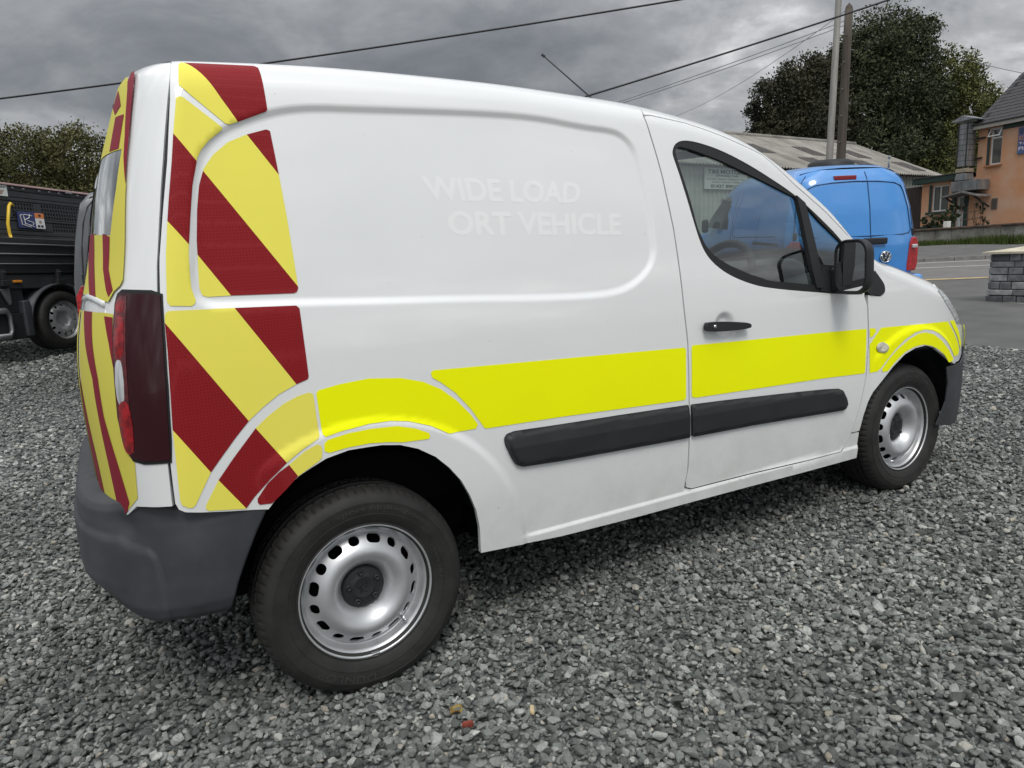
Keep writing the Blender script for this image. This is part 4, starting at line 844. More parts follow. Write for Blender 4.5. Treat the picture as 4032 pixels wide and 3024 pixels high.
for d0, d1, dens, s in ((0, 3.3, 4900, 1.0), (3.3, 5.5, 3700, 1.05), (5.5, 9.0, 1600, 1.25), (9, 14, 700, 1.8)):
    lo = CAM[:2]-d1-.5; hi = CAM[:2]+d1+.5; lo = np.maximum(lo, (-7, -4.5)); hi = np.minimum(hi, (7.6, 12))
    n = int(dens*(hi[0]-lo[0])*(hi[1]-lo[1])); P = rng.uniform(lo, hi, (n, 2))
    z = terrain(P[:, 0], P[:, 1]); P3 = np.column_stack([P, z]); dist = np.linalg.norm(P3-CAM, axis=1); u, v, d = cam_uv(P3)
    ok = (dist >= d0) & (dist < d1) & (d > .5) & (u > -420) & (u < 4450) & (v < 3300) & (v > 900) & (P[:, 0] < EDGE(P[:, 1])+rng.normal(0, .05, n))
    hid = (P[:, 0] > -.2) & (P[:, 0] < 2.9) & (P[:, 1] > 1.0) & (P[:, 1] < 3.0)
    ok &= ~hid
    P3 = P3[ok]; k = len(P3); ss = np.clip(rng.lognormal(math.log(.0238), .34, k), .010, .050)*s
    P3[:, 2] += rng.uniform(-.012, .003, k)+ss*.10
    pts.append(P3); scl.append(ss)
pts = np.vstack(pts); scl = np.concatenate(scl)
me = bpy.data.meshes.new('gravel_stones'); me.from_pydata(pts.tolist(), [], []); at = me.attributes.new('ssz', 'FLOAT', 'POINT'); at.data.foreach_set('value', scl.astype(np.float32))
gro = bpy.data.objects.new('gravel_stones', me); COL.objects.link(gro); setprops(gro, 'loose grey green gravel chippings covering the yard', 'gravel', kind='stuff')
ng = bpy.data.node_groups.new('scatter_stones', 'GeometryNodeTree'); ng.interface.new_socket('Geometry', in_out='INPUT', socket_type='NodeSocketGeometry'); ng.interface.new_socket('Geometry', in_out='OUTPUT', socket_type='NodeSocketGeometry')
N = ng.nodes; L = ng.links; gi = N.new('NodeGroupInput'); go = N.new('NodeGroupOutput'); ip = N.new('GeometryNodeInstanceOnPoints'); ci = N.new('GeometryNodeCollectionInfo')
ci.inputs['Collection'].default_value = stones; ci.inputs['Separate Children'].default_value = True; ci.inputs['Reset Children'].default_value = True
ip.inputs['Pick Instance'].default_value = True
rv = N.new('FunctionNodeRandomValue'); rv.data_type = 'FLOAT_VECTOR'; rv.inputs[0].default_value = (-.55, -.55, 0); rv.inputs[1].default_value = (.55, .55, 6.283)
ri = N.new('FunctionNodeRandomValue'); ri.data_type = 'INT'; ri.inputs[4].default_value = 0; ri.inputs[5].default_value = 13; ri.inputs['Seed'].default_value = 5
na = N.new('GeometryNodeInputNamedAttribute'); na.data_type = 'FLOAT'; na.inputs[0].default_value = 'ssz'
L.new(gi.outputs[0], ip.inputs['Points']); L.new(ci.outputs[0], ip.inputs['Instance']); L.new(rv.outputs[0], ip.inputs['Rotation']); L.new(ri.outputs[2], ip.inputs['Instance Index']); L.new(na.outputs[0], ip.inputs['Scale']); L.new(ip.outputs[0], go.inputs[0])
gro.modifiers.new('scatter', 'NODES').node_group = ng
# a fallen leaf, a bit of brick and a chip of wood on the stones
LEAFB = mat('dry_leaf', (.20, .11, .035), rough=.7, col2=(.34, .26, .06), vscale=60)
def curl_leaf(loc, rz, s, label):
    V = []; F = []; n = 9
    for i in range(n):
        t = i/(n-1); w = math.sin(math.pi*min(1, t*1.05))**.8*.35+.01
        for j in (-1, -.5, 0, .5, 1): V.append(((t-.5)*s, j*w*s, s*(.30*j*j*(.6+.4*math.sin(t*9))+.10*math.sin(t*6))))
    F = [(i*5+j, (i+1)*5+j, (i+1)*5+j+1, i*5+j+1) for i in range(n-1) for j in range(4)]
    o = mobj('fallen_leaf', V, F, LEAFB); o.location = loc; o.rotation_euler = (.2, .15, rz); md = o.modifiers.new('t', 'SOLIDIFY'); md.thickness = .0008
    setprops(o, label, 'leaf'); return o
curl_leaf((.128, -1.135, .016), .5, .05, 'curled brown and yellow fallen leaf on the gravel before the rear wheel')
def chip(name, loc, size, rz, m, label, cat):
    bm = bmesh.new(); bmesh.ops.create_cube(bm, size=1)
    for v in bm.verts: v.co = Vector((v.co.x*size[0]*rng.uniform(.85, 1.1), v.co.y*size[1]*rng.uniform(.85, 1.1), v.co.z*size[2]*rng.uniform(.85, 1.1)))
    bmesh.ops.bevel(bm, geom=list(bm.edges), offset=min(size)*.2, segments=2, affect='EDGES')
    me = bpy.data.meshes.new(name); bm.to_mesh(me); bm.free(); me.materials.append(m); o = bpy.data.objects.new(name, me); COL.objects.link(o); o.location = loc; o.rotation_euler = (.1, -.1, rz); setprops(o, label, cat)
chip('brick_fragment', (.130, -1.205, .016), (.032, .018, .016), -.4, mat('red_brick', (.22, .045, .028), rough=.85, var=.3, vscale=90), 'small red brick fragment lying on the gravel', 'fragment')
chip('wood_chip', (.305, -1.255, .016), (.032, .013, .010), 1.0, mat('pale_wood', (.45, .36, .22), rough=.8, var=.3, vscale=60), 'pale wood chip lying on the gravel', 'wood chip')

# ------------------------------------------------------------------ other vans
def loft_van(st, mats, root, ns=14, name='body'):
    """st: list of (x, half width, z bottom, z top, corner) stations front..rear; rounded-box sections"""
    rings = []
    for x, w, zb, zt, rc, tum in st:
        P = []
        for k in range(ns+1):      # right side bottom -> roof centre
            t = k/ns
            if t < .55: z = zb+(zt-rc-zb)*t/.55; P.append((w-(tum*smooth01((z-1.0)/.8)), z))
            elif t < .85:
                a = (t-.55)/.30*math.pi/2; wt = w-tum*smooth01((zt-rc-1.0)/.8); P.append((wt-rc+rc*math.cos(a), zt-rc+rc*math.sin(a)))
            else:
                a = (t-.85)/.15; wt = w-tum*smooth01((zt-rc-1.0)/.8)-rc; P.append((wt*(1-a), zt+.03*(1-(1-a)**2)))
        rings.append([(x, -y, z) for y, z in P]+[(x, y, z) for y, z in P[::-1][1:]])
    n = len(rings[0]); V = [v for r_ in rings for v in r_]
    F = [(i*n+k, i*n+k+1, (i+1)*n+k+1, (i+1)*n+k) for i in range(len(rings)-1) for k in range(n-1)]
    o = mobj(name, V, F, mats, root); bm = bmesh.new(); bm.from_mesh(o.data)
    bmesh.ops.holes_fill(bm, edges=bm.edges, sides=0); bmesh.ops.recalc_face_normals(bm, faces=bm.faces); bm.to_mesh(o.data); bm.free(); o.data.polygons.foreach_set('use_smooth', [True]*len(o.data.polygons))
    md = o.modifiers.new('es', 'EDGE_SPLIT'); md.split_angle = R_(50)
    return o
BLUE = mat('blue_paint', (.055, .265, .66), rough=.28, coat=1.0, coat_r=.03, var=.02); mat('blue_shut_line', (.012, .05, .14), rough=.6)
def simple_wheel(root, x, y, r, col=SILVER):
    w = empty('road_wheel', (x, y, r)); w.parent = root; s = -1 if y < 0 else 1
    if s > 0: w.rotation_euler = (0, 0, math.pi)
    G().lathe([(r*.62, .01), (r*.66, 0), (r*.8, -.012), (r*.93, -.004), (r*.985, .02), (r, .05), (r, .15), (r*.9, .19), (r*.6, .19)], 40).out('tyre', TYRE, w, smooth=True)
    d = patch('wheel_disc', lambda a, b: (a, np.interp(np.hypot(a, b)/r, [0, .2, .3, .45, .6, .66], [.05, .05, .02, .015, .05, .01]), b), circ_(r*.64, 48), [[(r*.5*math.cos(a)+r*.05*math.cos(q), r*.5*math.sin(a)+r*.05*math.sin(q)) for q in np.linspace(0, 6.28, 13)[:-1]] for a in np.linspace(0, 6.28, 13)[:-1]], col, w, h=.03, edge=.02, flange=.01)
    G().lathe([(0, .09), (r*.6, .09), (r*.6, .15)], 20).out('brake_drum', DARK, w)
    return w
def rear_line(root, pts, x, m, r=.006, name='shut_line'):
    return G().tube([(x(a, b) if callable(x) else x, a, b) for a, b in pts], r, 5).out(name, m, root, smooth=True)
def make_caddy(label, group, name='blue_van', BLUE=None, BLUED=None, badge=True):
    """origin at the middle of the rear bumper on the ground, forward = +x"""
    root = empty(name, label=label, cat='van', group=group); BLUE = BLUE or MATS['blue_paint']; BLUED = BLUED or MATS['blue_shut_line']
    def XR(y, z): return .03+.10*(abs(y)/.85)**4+np.interp(z, [.3, .6, .95, 1.1, 1.4, 1.75, 1.9], [.06, .0, .0, .03, .085, .19, .30])
    # body from rear face forwards: the rear face is a bulged grid joined to the loft
    ny, nz = 25, 22; Yg = np.linspace(-1, 1, ny); Zg = np.linspace(.42, 1.90, nz)
    hw = lambda z: np.interp(z, [.4, .6, .95, 1.1, 1.4, 1.7, 1.8, 1.86, 1.90], [.84, .875, .88, .865, .815, .745, .70, .63, .50])
    V = []
    for y in Yg:
        for z in Zg: V.append((XR(y*hw(z), z)+.10*abs(y)**10, y*hw(z), z))
    F = [(i*nz+j, i*nz+j+1, (i+1)*nz+j+1, (i+1)*nz+j) for i in range(ny-1) for j in range(nz-1)]
    mobj('rear_face', V, F, BLUE, root)
    # flanks and roof: section follows hw(z) at every station
    sx = [0, .12, .35, 1.0, 1.8, 2.35, 2.7, 3.0, 3.3, 3.55, 3.8, 4.1, 4.28, 4.36]; zt = [1.90, 1.925, 1.945, 1.955, 1.95, 1.91, 1.80, 1.62, 1.40, 1.22, 1.10, 1.0, .88, .70]; wf_ = [1, 1, 1, 1, 1, 1, .995, .99, .985, .98, .96, .90, .80, .68]
    ns = 20; V = []
    for x, zt_, q in zip(sx, zt, wf_):
        for k in range(ns+1):
            t = k/ns; z = .34+(zt_-.34)*min(1, t/.82)
            if t <= .82:
                fz = (z-.34)/(zt_-.34); zz = z if zt_ > 1.85 else .34+fz*(zt_-.34)
                y = hw(min(1.90, zz*1.90/zt_ if zz > .9 and zt_ > 1.0 else zz))*q
            else: y = hw(1.90)*q*(1-(t-.82)/.18); z = zt_+.02*(1-(1-(t-.82)/.18)**2)
            xx = x
            x_r = XR(y, min(z, 1.9))+.10*(1.0 if t <= .82 else abs(y/hw(1.9))**10)
            if x < .7: xx = x_r+(x/.7)*(.7-x_r)
            V.append((xx, -y, z))
    n = ns+1; V = np.array(V); F = [(i*n+k, i*n+k+1, (i+1)*n+k+1, (i+1)*n+k) for i in range(len(sx)-1) for k in range(ns)]
    F2 = [tuple(len(V)+q for q in f[::-1]) for f in F]
    mobj('body', np.vstack([V, V*[1, -1, 1]]), F+F2, BLUE, root)
    yo = lambda z, x=1.5: hw(min(1.9, z))
    # shut lines of the two rear doors
    xr = lambda y, z: XR(y, z)+.10*abs(y/hw(z))**10-.003
    sp = -.16
    rear_line(root, [(sp+.0*z, z) for z in np.linspace(.45, 1.86, 20)], xr, BLUED)
    rear_line(root, [(sp, 1.06), (-.60, 1.065), (-.70, 1.08), (-.735, 1.12), (-.735, 1.15), (-.70, 1.4), (-.65, 1.60), (-.61, 1.67), (-.52, 1.71), (-.3, 1.735), (0, 1.745), (.3, 1.735), (.52, 1.71), (.61, 1.67), (.65, 1.60), (.70, 1.4), (.735, 1.15), (.735, 1.12), (.70, 1.08), (.60, 1.065), (sp, 1.06)], lambda y, z: xr(y, z)-.002, BLUED)
    for s in (-1, 1): rear_line(root, [(s*.80, .62), (s*.805, .9), (s*.79, 1.1), (s*.765, 1.35), (s*.72, 1.6), (s*.66, 1.76), (s*.60, 1.83)], xr, BLUED)
    # lamps
    for s in (-1, 1):
        lam = G(); P = [(.70, .59), (.69, .66), (.71, .95), (.75, 1.02), (.82, 1.02), (.875, .92), (.885, .68), (.85, .59)]
        lam.prism([(a, b) for a, b in P], lambda a, b: (xr(.75, b)-.035+max(0, a-.78)*.8, s*a, b), lambda a, b: (xr(.75, b)+.07+max(0, a-.78)*.8, s*a, b))
        lo = lam.out('tail_lamp', mat('lamp_red_bright', (.42, .014, .02), rough=.12, coat=1, coat_r=.02, var=.4, vscale=30), root, bevel=.012)
        G().box((xr(.75, .9)-.038, s*.78-.035, .885), (xr(.75, .9)+.02, s*.78+.035, .93)).out('lamp_clear_lens', LENSC, lo, bevel=.008)
    rbox('brake_light', (xr(.1, 1.79)-.022, -.02, 1.765), (xr(.1, 1.79)+.04, .27, 1.82), mat('lamp_red_dark', (.25, .01, .015), rough=.2, coat=1), root, .008)
    hd = rbox('door_handle', (xr(-.1, .9)-.035, sp-.20, .955), (xr(-.1, .9)+.03, sp+.10, 1.035), BLACKP, root, .015)
    for s in (-1, 1): rbox('door_hinge', (xr(.8, 1.02)-.015, s*.78-.022, 1.04), (xr(.8, 1.02)+.02, s*.78+.022, 1.13), BLACKP, root, .008)
    # round badge with two letters in bright strokes
    bx = xr(-.38, .74)-.012; by, bz = -.36, .79
    if badge:
     bo = G().lathe([(0, 0), (.060, 0), (.066, .004)], 40, 'x', (bx, by, bz)).out('badge', mat('badge_dark', (.02, .03, .05), rough=.2, coat=1), root, smooth=True)
     G().tube([(bx-.004, by+.068*math.cos(t), bz+.068*math.sin(t)) for t in np.linspace(0, 2*math.pi, 41)], .0075, 8, False).out('badge_ring', CHROME, bo, smooth=True)
     for nm, pl in (('badge_letter_v', ((.024, .060), (0, .008), (-.024, .060))), ('badge_letter_w', ((.058, .030), (.030, -.050), (0, .0), (-.030, -.050), (-.058, .030)))):
        G().tube([(bx-.006, by+a, bz+b) for a, b in pl], .0068, 6).out(nm, CHROME, bo, smooth=True)
    rbox('rear_bumper', (-.06, -.86, .32), (.30, .86, .56), BLUE, root, .06, 4)
    # flank pressings and cab window on both sides
    for s in (-1, 1):
        yy = lambda z: s*(hw(z)+.004)
        G().tube([(x, yy(z), z) for x, z in ((.55, 1.08), (2.0, 1.03), (2.06, 1.08), (2.0, 1.45), (1.9, 1.68), (1.75, 1.72), (1.2, 1.735))], .006, 5).out('side_pressing', BLUED, root, smooth=True)
        for x0_ in (1.15, 2.12): G().tube([(x0_, yy(z), z) for z in (.5, 1.0, 1.3, 1.6, 1.8)], .006, 5).out('side_shut_line', BLUED, root, smooth=True)
        rbox('slide_rail', (.45, s*hw(.98)-.012, .955), (1.25, s*hw(.98)+.012, .995), BLACKP, root, .008)
        w_ = [(2.28, 1.14), (2.36, 1.58), (2.45, 1.66), (2.72, 1.60), (3.05, 1.36), (3.22, 1.16)]
        g2 = G(); g2.prism(w_, lambda a, b: (a, s*(hw(b)*.992-.02), b), lambda a, b: (a, s*(hw(b)+.006), b)); g2.out('cab_window', mat('dark_glazing', (.02, .025, .027), rough=.04, coat=1, spec=.8), root, bevel=.006)
        rbox('door_mirror', (3.0, s*.90-.10*(s < 0), 1.08), (3.12, s*.90+.10*(s > 0), 1.30), BLACKP, root, .04)
    sg = [(2.74, 1.80), (3.5, 1.24)]
    wsn = G(); wsn.add([(2.76, -.58, 1.795), (2.76, .58, 1.795), (3.50, .72, 1.265), (3.50, -.72, 1.265)], [(0, 1, 2, 3)]).out('windscreen', MATS['dark_glazing'], root)
    if badge:
     vent = G().lathe([(.30, 0), (.29, .06), (.22, .10), (0, .105)], 28, 'z', (.95, -.05, 1.955)); vo_ = vent.out('roof_vent', BLACKP, root, smooth=True)
     G().tube([(.42, -.55, 1.90), (.42, -.55, 2.02)], .012, 6).tube([(.42, -.55, 2.02), (.42, -.55, 2.05)], .018, 8).out('roof_beacon_stub', mat('grey_fitting', (.3, .3, .3), rough=.5), root, smooth=True)
    for x in (.75, 3.45):
        for s in (-1, 1): simple_wheel(root, x, s*.84, .315)
    rbox('underbody', (.1, -.78, .22), (4.1, .78, .5), DARK, root, .04)
    return root
c1 = make_caddy('blue van seen from behind with round badge, beyond the white bonnet', 'blue vans parked behind the white van')
hdg = R_(64); f2 = np.array([math.cos(hdg), math.sin(hdg)]); l2 = np.array([-f2[1], f2[0]])
P0 = np.array([8.02, 2.20])+l2*.83; c1.location = (7.84, 2.90, .205); c1.rotation_euler = (R_(1.5), R_(-4.0), R_(63.7))
c2 = copy_tree(c1); c2['label'] = 'second blue van seen only through the white van\'s door window'
P1 = np.array([6.02, 3.75])+l2*.80; c2.location = (P1[0], P1[1], float(terrain(*P1))); c2.rotation_euler = (0, 0, R_(66))

gvn = make_caddy('dark grey van parked behind the white van, its red tail lamp showing', None, 'grey_van', mat('dark_grey_paint', (.075, .08, .085), rough=.30, coat=.8, coat_r=.05), mat('grey_shut_line', (.008, .008, .009), rough=.6), False)
G().box((-.30, .50, .40), (.0, .62, .50)).box((-.32, .46, .44), (-.26, .66, .62)).out('tow_step', mat('galvanised', (.16, .165, .17), rough=.5, metal=.6), gvn, bevel=.02)
gvn.location = (.12, 4.86, float(terrain(.14, 5.5))-.04); gvn.rotation_euler = (0, R_(-3.5), R_(90)); gvn.scale = (1, 1, .97)

# ------------------------------------------------------------------ dark tipper truck at the left
def make_truck():
    TD = mat('truck_dark', (.022, .024, .027), rough=.45, coat=.3, var=.15, vscale=4); TD2 = mat('truck_panel', (.030, .034, .037), rough=.5, var=.15, vscale=5)
    root = empty('tipper_truck', label='dark tipper truck with mesh side cage and yellow grab handle', cat='truck')
    # local x along the truck to the right, y away, z up; origin under the rear wheel
    bed = G()
    bed.box((-2.2, .05, .86), (2.0, 1.5, .92)).out('bed_floor', TD, root)
    z = .98
    for a, b_, yy in ((.90, 1.045, 0.0), (1.055, 1.20, -.012), (1.215, 1.36, 0.0), (1.375, 1.475, -.012)):
        rbox('dropside_plank', (-2.2, yy, a), (1.9, yy+.04, b_), TD, root, .008)
    for zz, rr in ((1.05, .010), (1.207, .014), (1.368, .012)): G().tube([(-2.2, -.022, zz), (1.9, -.022, zz)], rr, 6).out('dropside_rail', mat('worn_steel', (.22, .225, .23), rough=.4, metal=.6), root, smooth=True)
    rbox('bed_skirt', (-2.2, .02, .66), (1.9, .10, .885), TD2, root, .01)
    rbox('side_marker', (-.78, -.005, .755), (-.60, .03, .795), mat('amber_lens', (.75, .28, .02), rough=.2, coat=1), root, .006)
    for hx in (-1.02, .28):
        hg = rbox('dropside_hinge', (hx-.05, -.03, .80), (hx+.05, .03, .96), mat('black_steel', (.03, .03, .032), rough=.5, metal=.3), root, .008)
        rbox('hinge_plate', (hx-.10, -.05, .70), (hx+.10, -.0, .80), MATS['black_steel'], root, .008)
        for q in (-.025, .025): G().lathe([(0, -.006), (.008, -.006), (.010, 0)], 8, 'y', (hx+q, -.031, .92)).out('hinge_bolt', MATS['worn_steel'], hg)
    # cage: frame, solid bands and a punched mesh made of real bars
    for a, b_ in ((1.50, 1.60), (1.60, 1.70), (1.845, 1.885), (2.13, 2.20), (2.20, 2.32), (2.32, 2.41)): rbox('cage_board', (-1.12, .30, a+.004), (1.6, .335, b_-.004), TD2, root, .006)
    for a, b_ in ((1.70, 1.845), (1.885, 2.13)): rbox('cage_board', (-1.12, .305, a+.004), (-.78 if a > 1.8 else -.05, .335, b_-.004), TD2, root, .006)
    rbox('cage_board', (-.36, .305, 1.889), (-.22, .335, 2.126), TD2, root, .006)
    for k, (x0, x1, z0, z1) in enumerate(((-.78, -.36, 1.90, 2.12), (-.22, 1.6, 1.90, 2.12), (-.05, 1.6, 1.71, 1.84))):
        m_ = G()
        for x in np.arange(x0, x1+.01, .056): m_.box((x-.011, .308, z0-.01), (x+.011, .322, z1+.01))
        for zz in np.arange(z0, z1+.01, .055): m_.box((x0, .310, zz-.010), (x1, .320, zz+.010))
        m_.out('cage_mesh', TD2, root)
    rbox('mesh_shade_panel', (-1.12, .50, 1.5), (1.6, .52, 2.4), DARK, root, .004)  # dark panel added behind the mesh to keep bright sky out of its holes
    rbox('cage_post', (-1.20, .28, 1.45), (-1.12, .36, 2.62), TD2, root, .008)
    rbox('cage_top_rail', (-1.12, .27, 2.41), (1.6, .345, 2.445), mat('pink_tape', (.50, .34, .33), rough=.5, var=.2, vscale=4), root, .005)
    for x in (-.72, -.52, -.22, -.02, .18, .58, .78, .98): G().lathe([(0, -.02), (.022, -.018), (.028, 0)], 12, 'y', (x, .30, 2.37)).out('cage_bolt', MATS['worn_steel'], root, smooth=True)
    rbox('cage_latch', (.30, .262, 2.375), (.44, .30, 2.41), MATS['worn_steel'], root, .008)
    G().tube([(-.80, .27, 2.06), (-.90, .22, 2.075), (-.96, .20, 2.03), (-1.03, .20, 1.78), (-1.03, .20, 1.60), (-1.01, .20, 1.51), (-.95, .22, 1.475), (-.86, .27, 1.475)], .020, 10).out('grab_handle', mat('yellow_paint', (.72, .48, .03), rough=.4), root, smooth=True)
    sk = rbox('maker_plate', (-1.09, .285, 2.20), (-.83, .298, 2.40), mat('plate_white', (.62, .66, .62), rough=.5), root, .003)
    text_obj('plate_lettering', 'SOLENT', lambda u, v: (-1.075+.23*u, .2835, 2.345+.038*v), mat('print_black', (.02, .02, .022), rough=.6), sk, bold=.02)
    V = [(-1.03, .2840, 2.31), (-.89, .2840, 2.31), (-.93, .2840, 2.24), (-.96, .2840, 2.22), (-.99, .2840, 2.24)]; mobj('plate_crest', V, [(0, 1, 2, 3, 4)], mat('crest_green', (.20, .38, .28), rough=.5, col2=(.45, .12, .12), vscale=16), sk, False)
    wl = rbox('warning_label', (-.72, .283, 1.72+.02), (-.22, .300, 1.985), mat('label_blue', (.035, .05, .16), rough=.4), root, .003)
    rbox('label_orange', (-.40, .2795, 1.905), (-.225, .2825, 1.98), mat('label_orange', (.70, .22, .06), rough=.5), wl, .001)
    rbox('label_white', (-.40, .2795, 1.745), (-.225, .2825, 1.902), mat('label_white', (.72, .72, .70), rough=.5), wl, .001)
    wpm = MATS['label_white']; d = G()
    for pl in (((-.68, 1.93), (-.62, 1.945), (-.60, 1.80), (-.66, 1.79), (-.68, 1.93)), ((-.62, 1.86), (-.52, 1.90), (-.50, 1.95)), ((-.60, 1.81), (-.44, 1.77)), ((-.56, 1.86), (-.44, 1.83), (-.46, 1.80)), ((-.66, 1.79), (-.50, 1.76)), ((-.60, 1.945), (-.46, 1.93))):
        d.tube([(a, .2795, b_) for a, b_ in pl], .006, 5)
    d.out('label_diagram', wpm, wl)
    for xx in (-.35, -.285): rbox('label_pictogram', (xx-.022, .2770, 1.765), (xx+.022, .2790, 1.80), MATS['print_black'], wl, .001)
    rbox('label_triangle', (-.335, .2770, 1.93), (-.285, .2790, 1.96), MATS['print_black'], wl, .001); rbox('label_cross', (-.335, .2770, 1.83), (-.29, .2790, 1.87), MATS['crest_green'], wl, .001)
    # chassis, guard, flap, wheel
    rbox('chassis_rail', (-2.2, .45, .50), (1.8, .62, .70), DARK, root, .01)
    V = []; F = []
    for k in range(15):
        t = math.pi*k/14
        for yy in (-.03, .42): V.append((.43*1.12*math.cos(t) if abs(math.cos(t)) < .98 else .48*math.copysign(1, math.cos(t)), yy, .36+.45*math.sin(t)))
    for s, x in ((1, .48), (-1, -.48)): pass
    F = [(k*2, k*2+1, (k+1)*2+1, (k+1)*2) for k in range(14)]
    mg = mobj('mudguard', V, F, GREYP, root); md = mg.modifiers.new('t', 'SOLIDIFY'); md.thickness = .03
    G().box((-.56, -.035, .20), (-.46, .42, .62)).out('mudguard_leg', GREYP, root, bevel=.02)
    rbox('mud_flap', (-1.30, .0, .16), (-.52, .03, .42), BLACKP, root, .006)
    rbox('tool_box', (-1.28, .04, .42), (-.56, .5, .68), TD, root, .01)
    G().prism([(-1.12, .66), (-.92, .67), (-.92, .52), (-.96, .50)], lambda a, b_: (a, -.01, b_), lambda a, b_: (a, .02, b_)).out('lashing_bracket', MATS['worn_steel'], root, bevel=.006)
    G().tube([(-1.5, -.03, .45), (-1.12, -.03, .45), (-1.06, -.03, .40), (-1.06, -.03, .25), (-1.12, -.03, .20), (-1.5, -.03, .20)], .03, 8).out('side_guard', MATS['worn_steel'], root, smooth=True)
    for x in (0.0,):
        w = simple_wheel(root, x, -.02, .36); w2 = simple_wheel(root, x, .26, .36)
        G().lathe([(.232, 0), (.215, .03), (.205, .10), (.15, .13), (.13, .10), (.10, .09), (0, .10)], 32, 'y').out('wheel_dish', SILVER, w, smooth=True)
    rbox('far_wheel_block', (-.36, 1.35, .03), (.36, 1.6, .70), TYRE, root, .15, 5)
    return root
trk = make_truck()
for ch in [c for c in trk.children_recursive if c.type == 'MESH']:
    top_ = ch
    while top_.parent is not trk: top_ = top_.parent
    if top_.name.startswith(('road_wheel', 'mudguard', 'far_wheel')): continue
    for v in ch.data.vertices: v.co.x = v.co.x*.74+.40 if v.co.z > 1.49 else v.co.x*.577-.15; v.co.z = float(np.interp(v.co.z, [0, .66, .9, 1.475, 1.7, 1.885, 2.13, 2.445, 2.62], [0, .755, .93, 1.336, 1.455, 1.60, 1.80, 2.0, 2.12]))
TX, TY = -.99, 7.50; trk.location = (TX, TY, .60); trk.rotation_euler = (0, R_(1.0), R_(48))

# ------------------------------------------------------------------ long shed with corrugated roof
def make_shed():
    root = gempty('corrugated_shed', (18, 14.2, 0), label='long grey shed with corrugated roof and motor trader\'s sign', cat='shed')
    ROOFM = mat('fibre_cement', (.25, .235, .21), rough=.9, var=.35, vscale=1.2, bump=.2, bscale=30, stretch=(1, .25, 1)); DKP = mat('dark_rooflight', (.06, .055, .05), rough=.7, var=.4, vscale=10)
    x0, x1 = -12.0, 11.6; ye, ze, yr, zr = -.35, 4.15, 3.75, 6.02
    pitch_ = .146
    def corr(xa, xb, va, vb, m, name, dz=0.0, par=root, side=1):
        xs_ = np.arange(xa, xb+1e-6, pitch_/6); V = []; F = []
        for x in xs_:
            for v in (va, vb):
                V.append((x, (ye+(yr-ye)*v) if side > 0 else (2*yr-(ye+(yr-ye)*v)), ze+(zr-ze)*v+.026*math.sin(2*math.pi*x/pitch_)+dz))
        F = [(2*i, 2*i+2, 2*i+3, 2*i+1) for i in range(len(xs_)-1)]
        return mobj(name, V, F, m, par)
    for k, (va, vb) in enumerate(((0, .36), (.34, .70), (.68, 1.0))):
        xs_ = np.arange(x0, x1, 1.022)
        for i, x in enumerate(xs_): corr(x, min(x1, x+1.06), va, vb, ROOFM, 'roof_sheet', .010*(k)+.004*(i % 2))
    for xa, va, vb in ((2.6, .40, .66), (4.2, .06, .32), (5.7, .42, .68), (7.3, .05, .33), (8.6, .44, .70), (10.2, .12, .36), (-1.0, .40, .66), (-4, .4, .66)): corr(xa, xa+.88, va, vb, DKP, 'rooflight', .035)
    corr(x0, x1, 0, 1, ROOFM, 'back_roof', 0, root, -1)
    G().tube([(x0, yr, zr+.03), (x1, yr, zr+.03)], .10, 10).out('ridge_capping', ROOFM, root, smooth=True)
    # walls of upright box-profile sheets
    WALLM = mat('wall_sheet', (.40, .42, .38), rough=.6, var=.12, vscale=1.5, stretch=(1, 1, .2))
    per = .20; prof_ = [(0, 0), (.10, 0), (.115, -.03), (.185, -.03), (.20, 0)]
    for k, xa in enumerate(np.arange(x0+.4, x1-.4, 1.0)):
        P = [(xa+j*per+a, b) for j in range(5) for a, b in prof_[:-1]]+[(xa+1.0, 0)]
        V = [(a, b, z) for a, b in P for z in (.2, 4.12)]; F = [(2*i, 2*i+1, 2*i+3, 2*i+2) for i in range(len(P)-1)]
        mobj('wall_sheet', V, F, WALLM, root, False)
    G().prism([(ye+.35, .2), (2*yr-ye-.35, .2), (2*yr-ye-.35, ze), (yr, zr-.06), (ye+.35, ze)], lambda a, b: (x1-.45, a, b), lambda a, b: (x1-.35, a, b)).out('gable_wall', WALLM, root)
    rbox('base_course', (x0+.4, -.03, -.4), (x1-.4, .12, 1.75), mat('pale_render', (.48, .46, .40), rough=.9, var=.15, vscale=2), root, .01)
    sg = rbox('sign_board', (-1.55, -.10, 3.42), (.40, -.05, 4.08), mat('sign_white', (.62, .64, .60), rough=.5), root, .004)
    pk = mat('sign_black', (.03, .032, .035), rough=.6)
    def ln(s, u0, u1, z0, z1, b=.02): text_obj('sign_lettering', s, lambda u, v: (u0+(u1-u0)*u, -.104, z0+(z1-z0)*v), pk, sg, bold=b)
    ln('T&S MOTORS', -1.42, .30, 3.905, 4.035, .03); ln('(Pembs) Ltd.', -1.05, -.02, 3.80, 3.875); ln('Servicing - Repairs - Diagnostics - Tyres', -1.45, .32, 3.70, 3.765, .01); ln('Exhausts - Batteries - Welding', -1.22, .05, 3.61, 3.67, .01); ln('01437 890199', -1.28, .10, 3.46, 3.57, .03)
    for x in (-2.2, -.65, .9): rbox('flood_lamp', (x-.08, -.16, 3.0), (x+.08, -.04, 3.14), mat('lamp_grey', (.35, .35, .34), rough=.5), root, .01)
    return root
shd = make_shed(); C0 = Vector((-.5957, -2.7779, 1.2605))
def push(o, k):
    """set a thing farther off and enlarge it to match"""
    g_ = GM.transposed() @ o.location; o.location = GM @ (C0+(g_-C0)*k); o.scale = (k, k, k)
push(shd, 1.5)
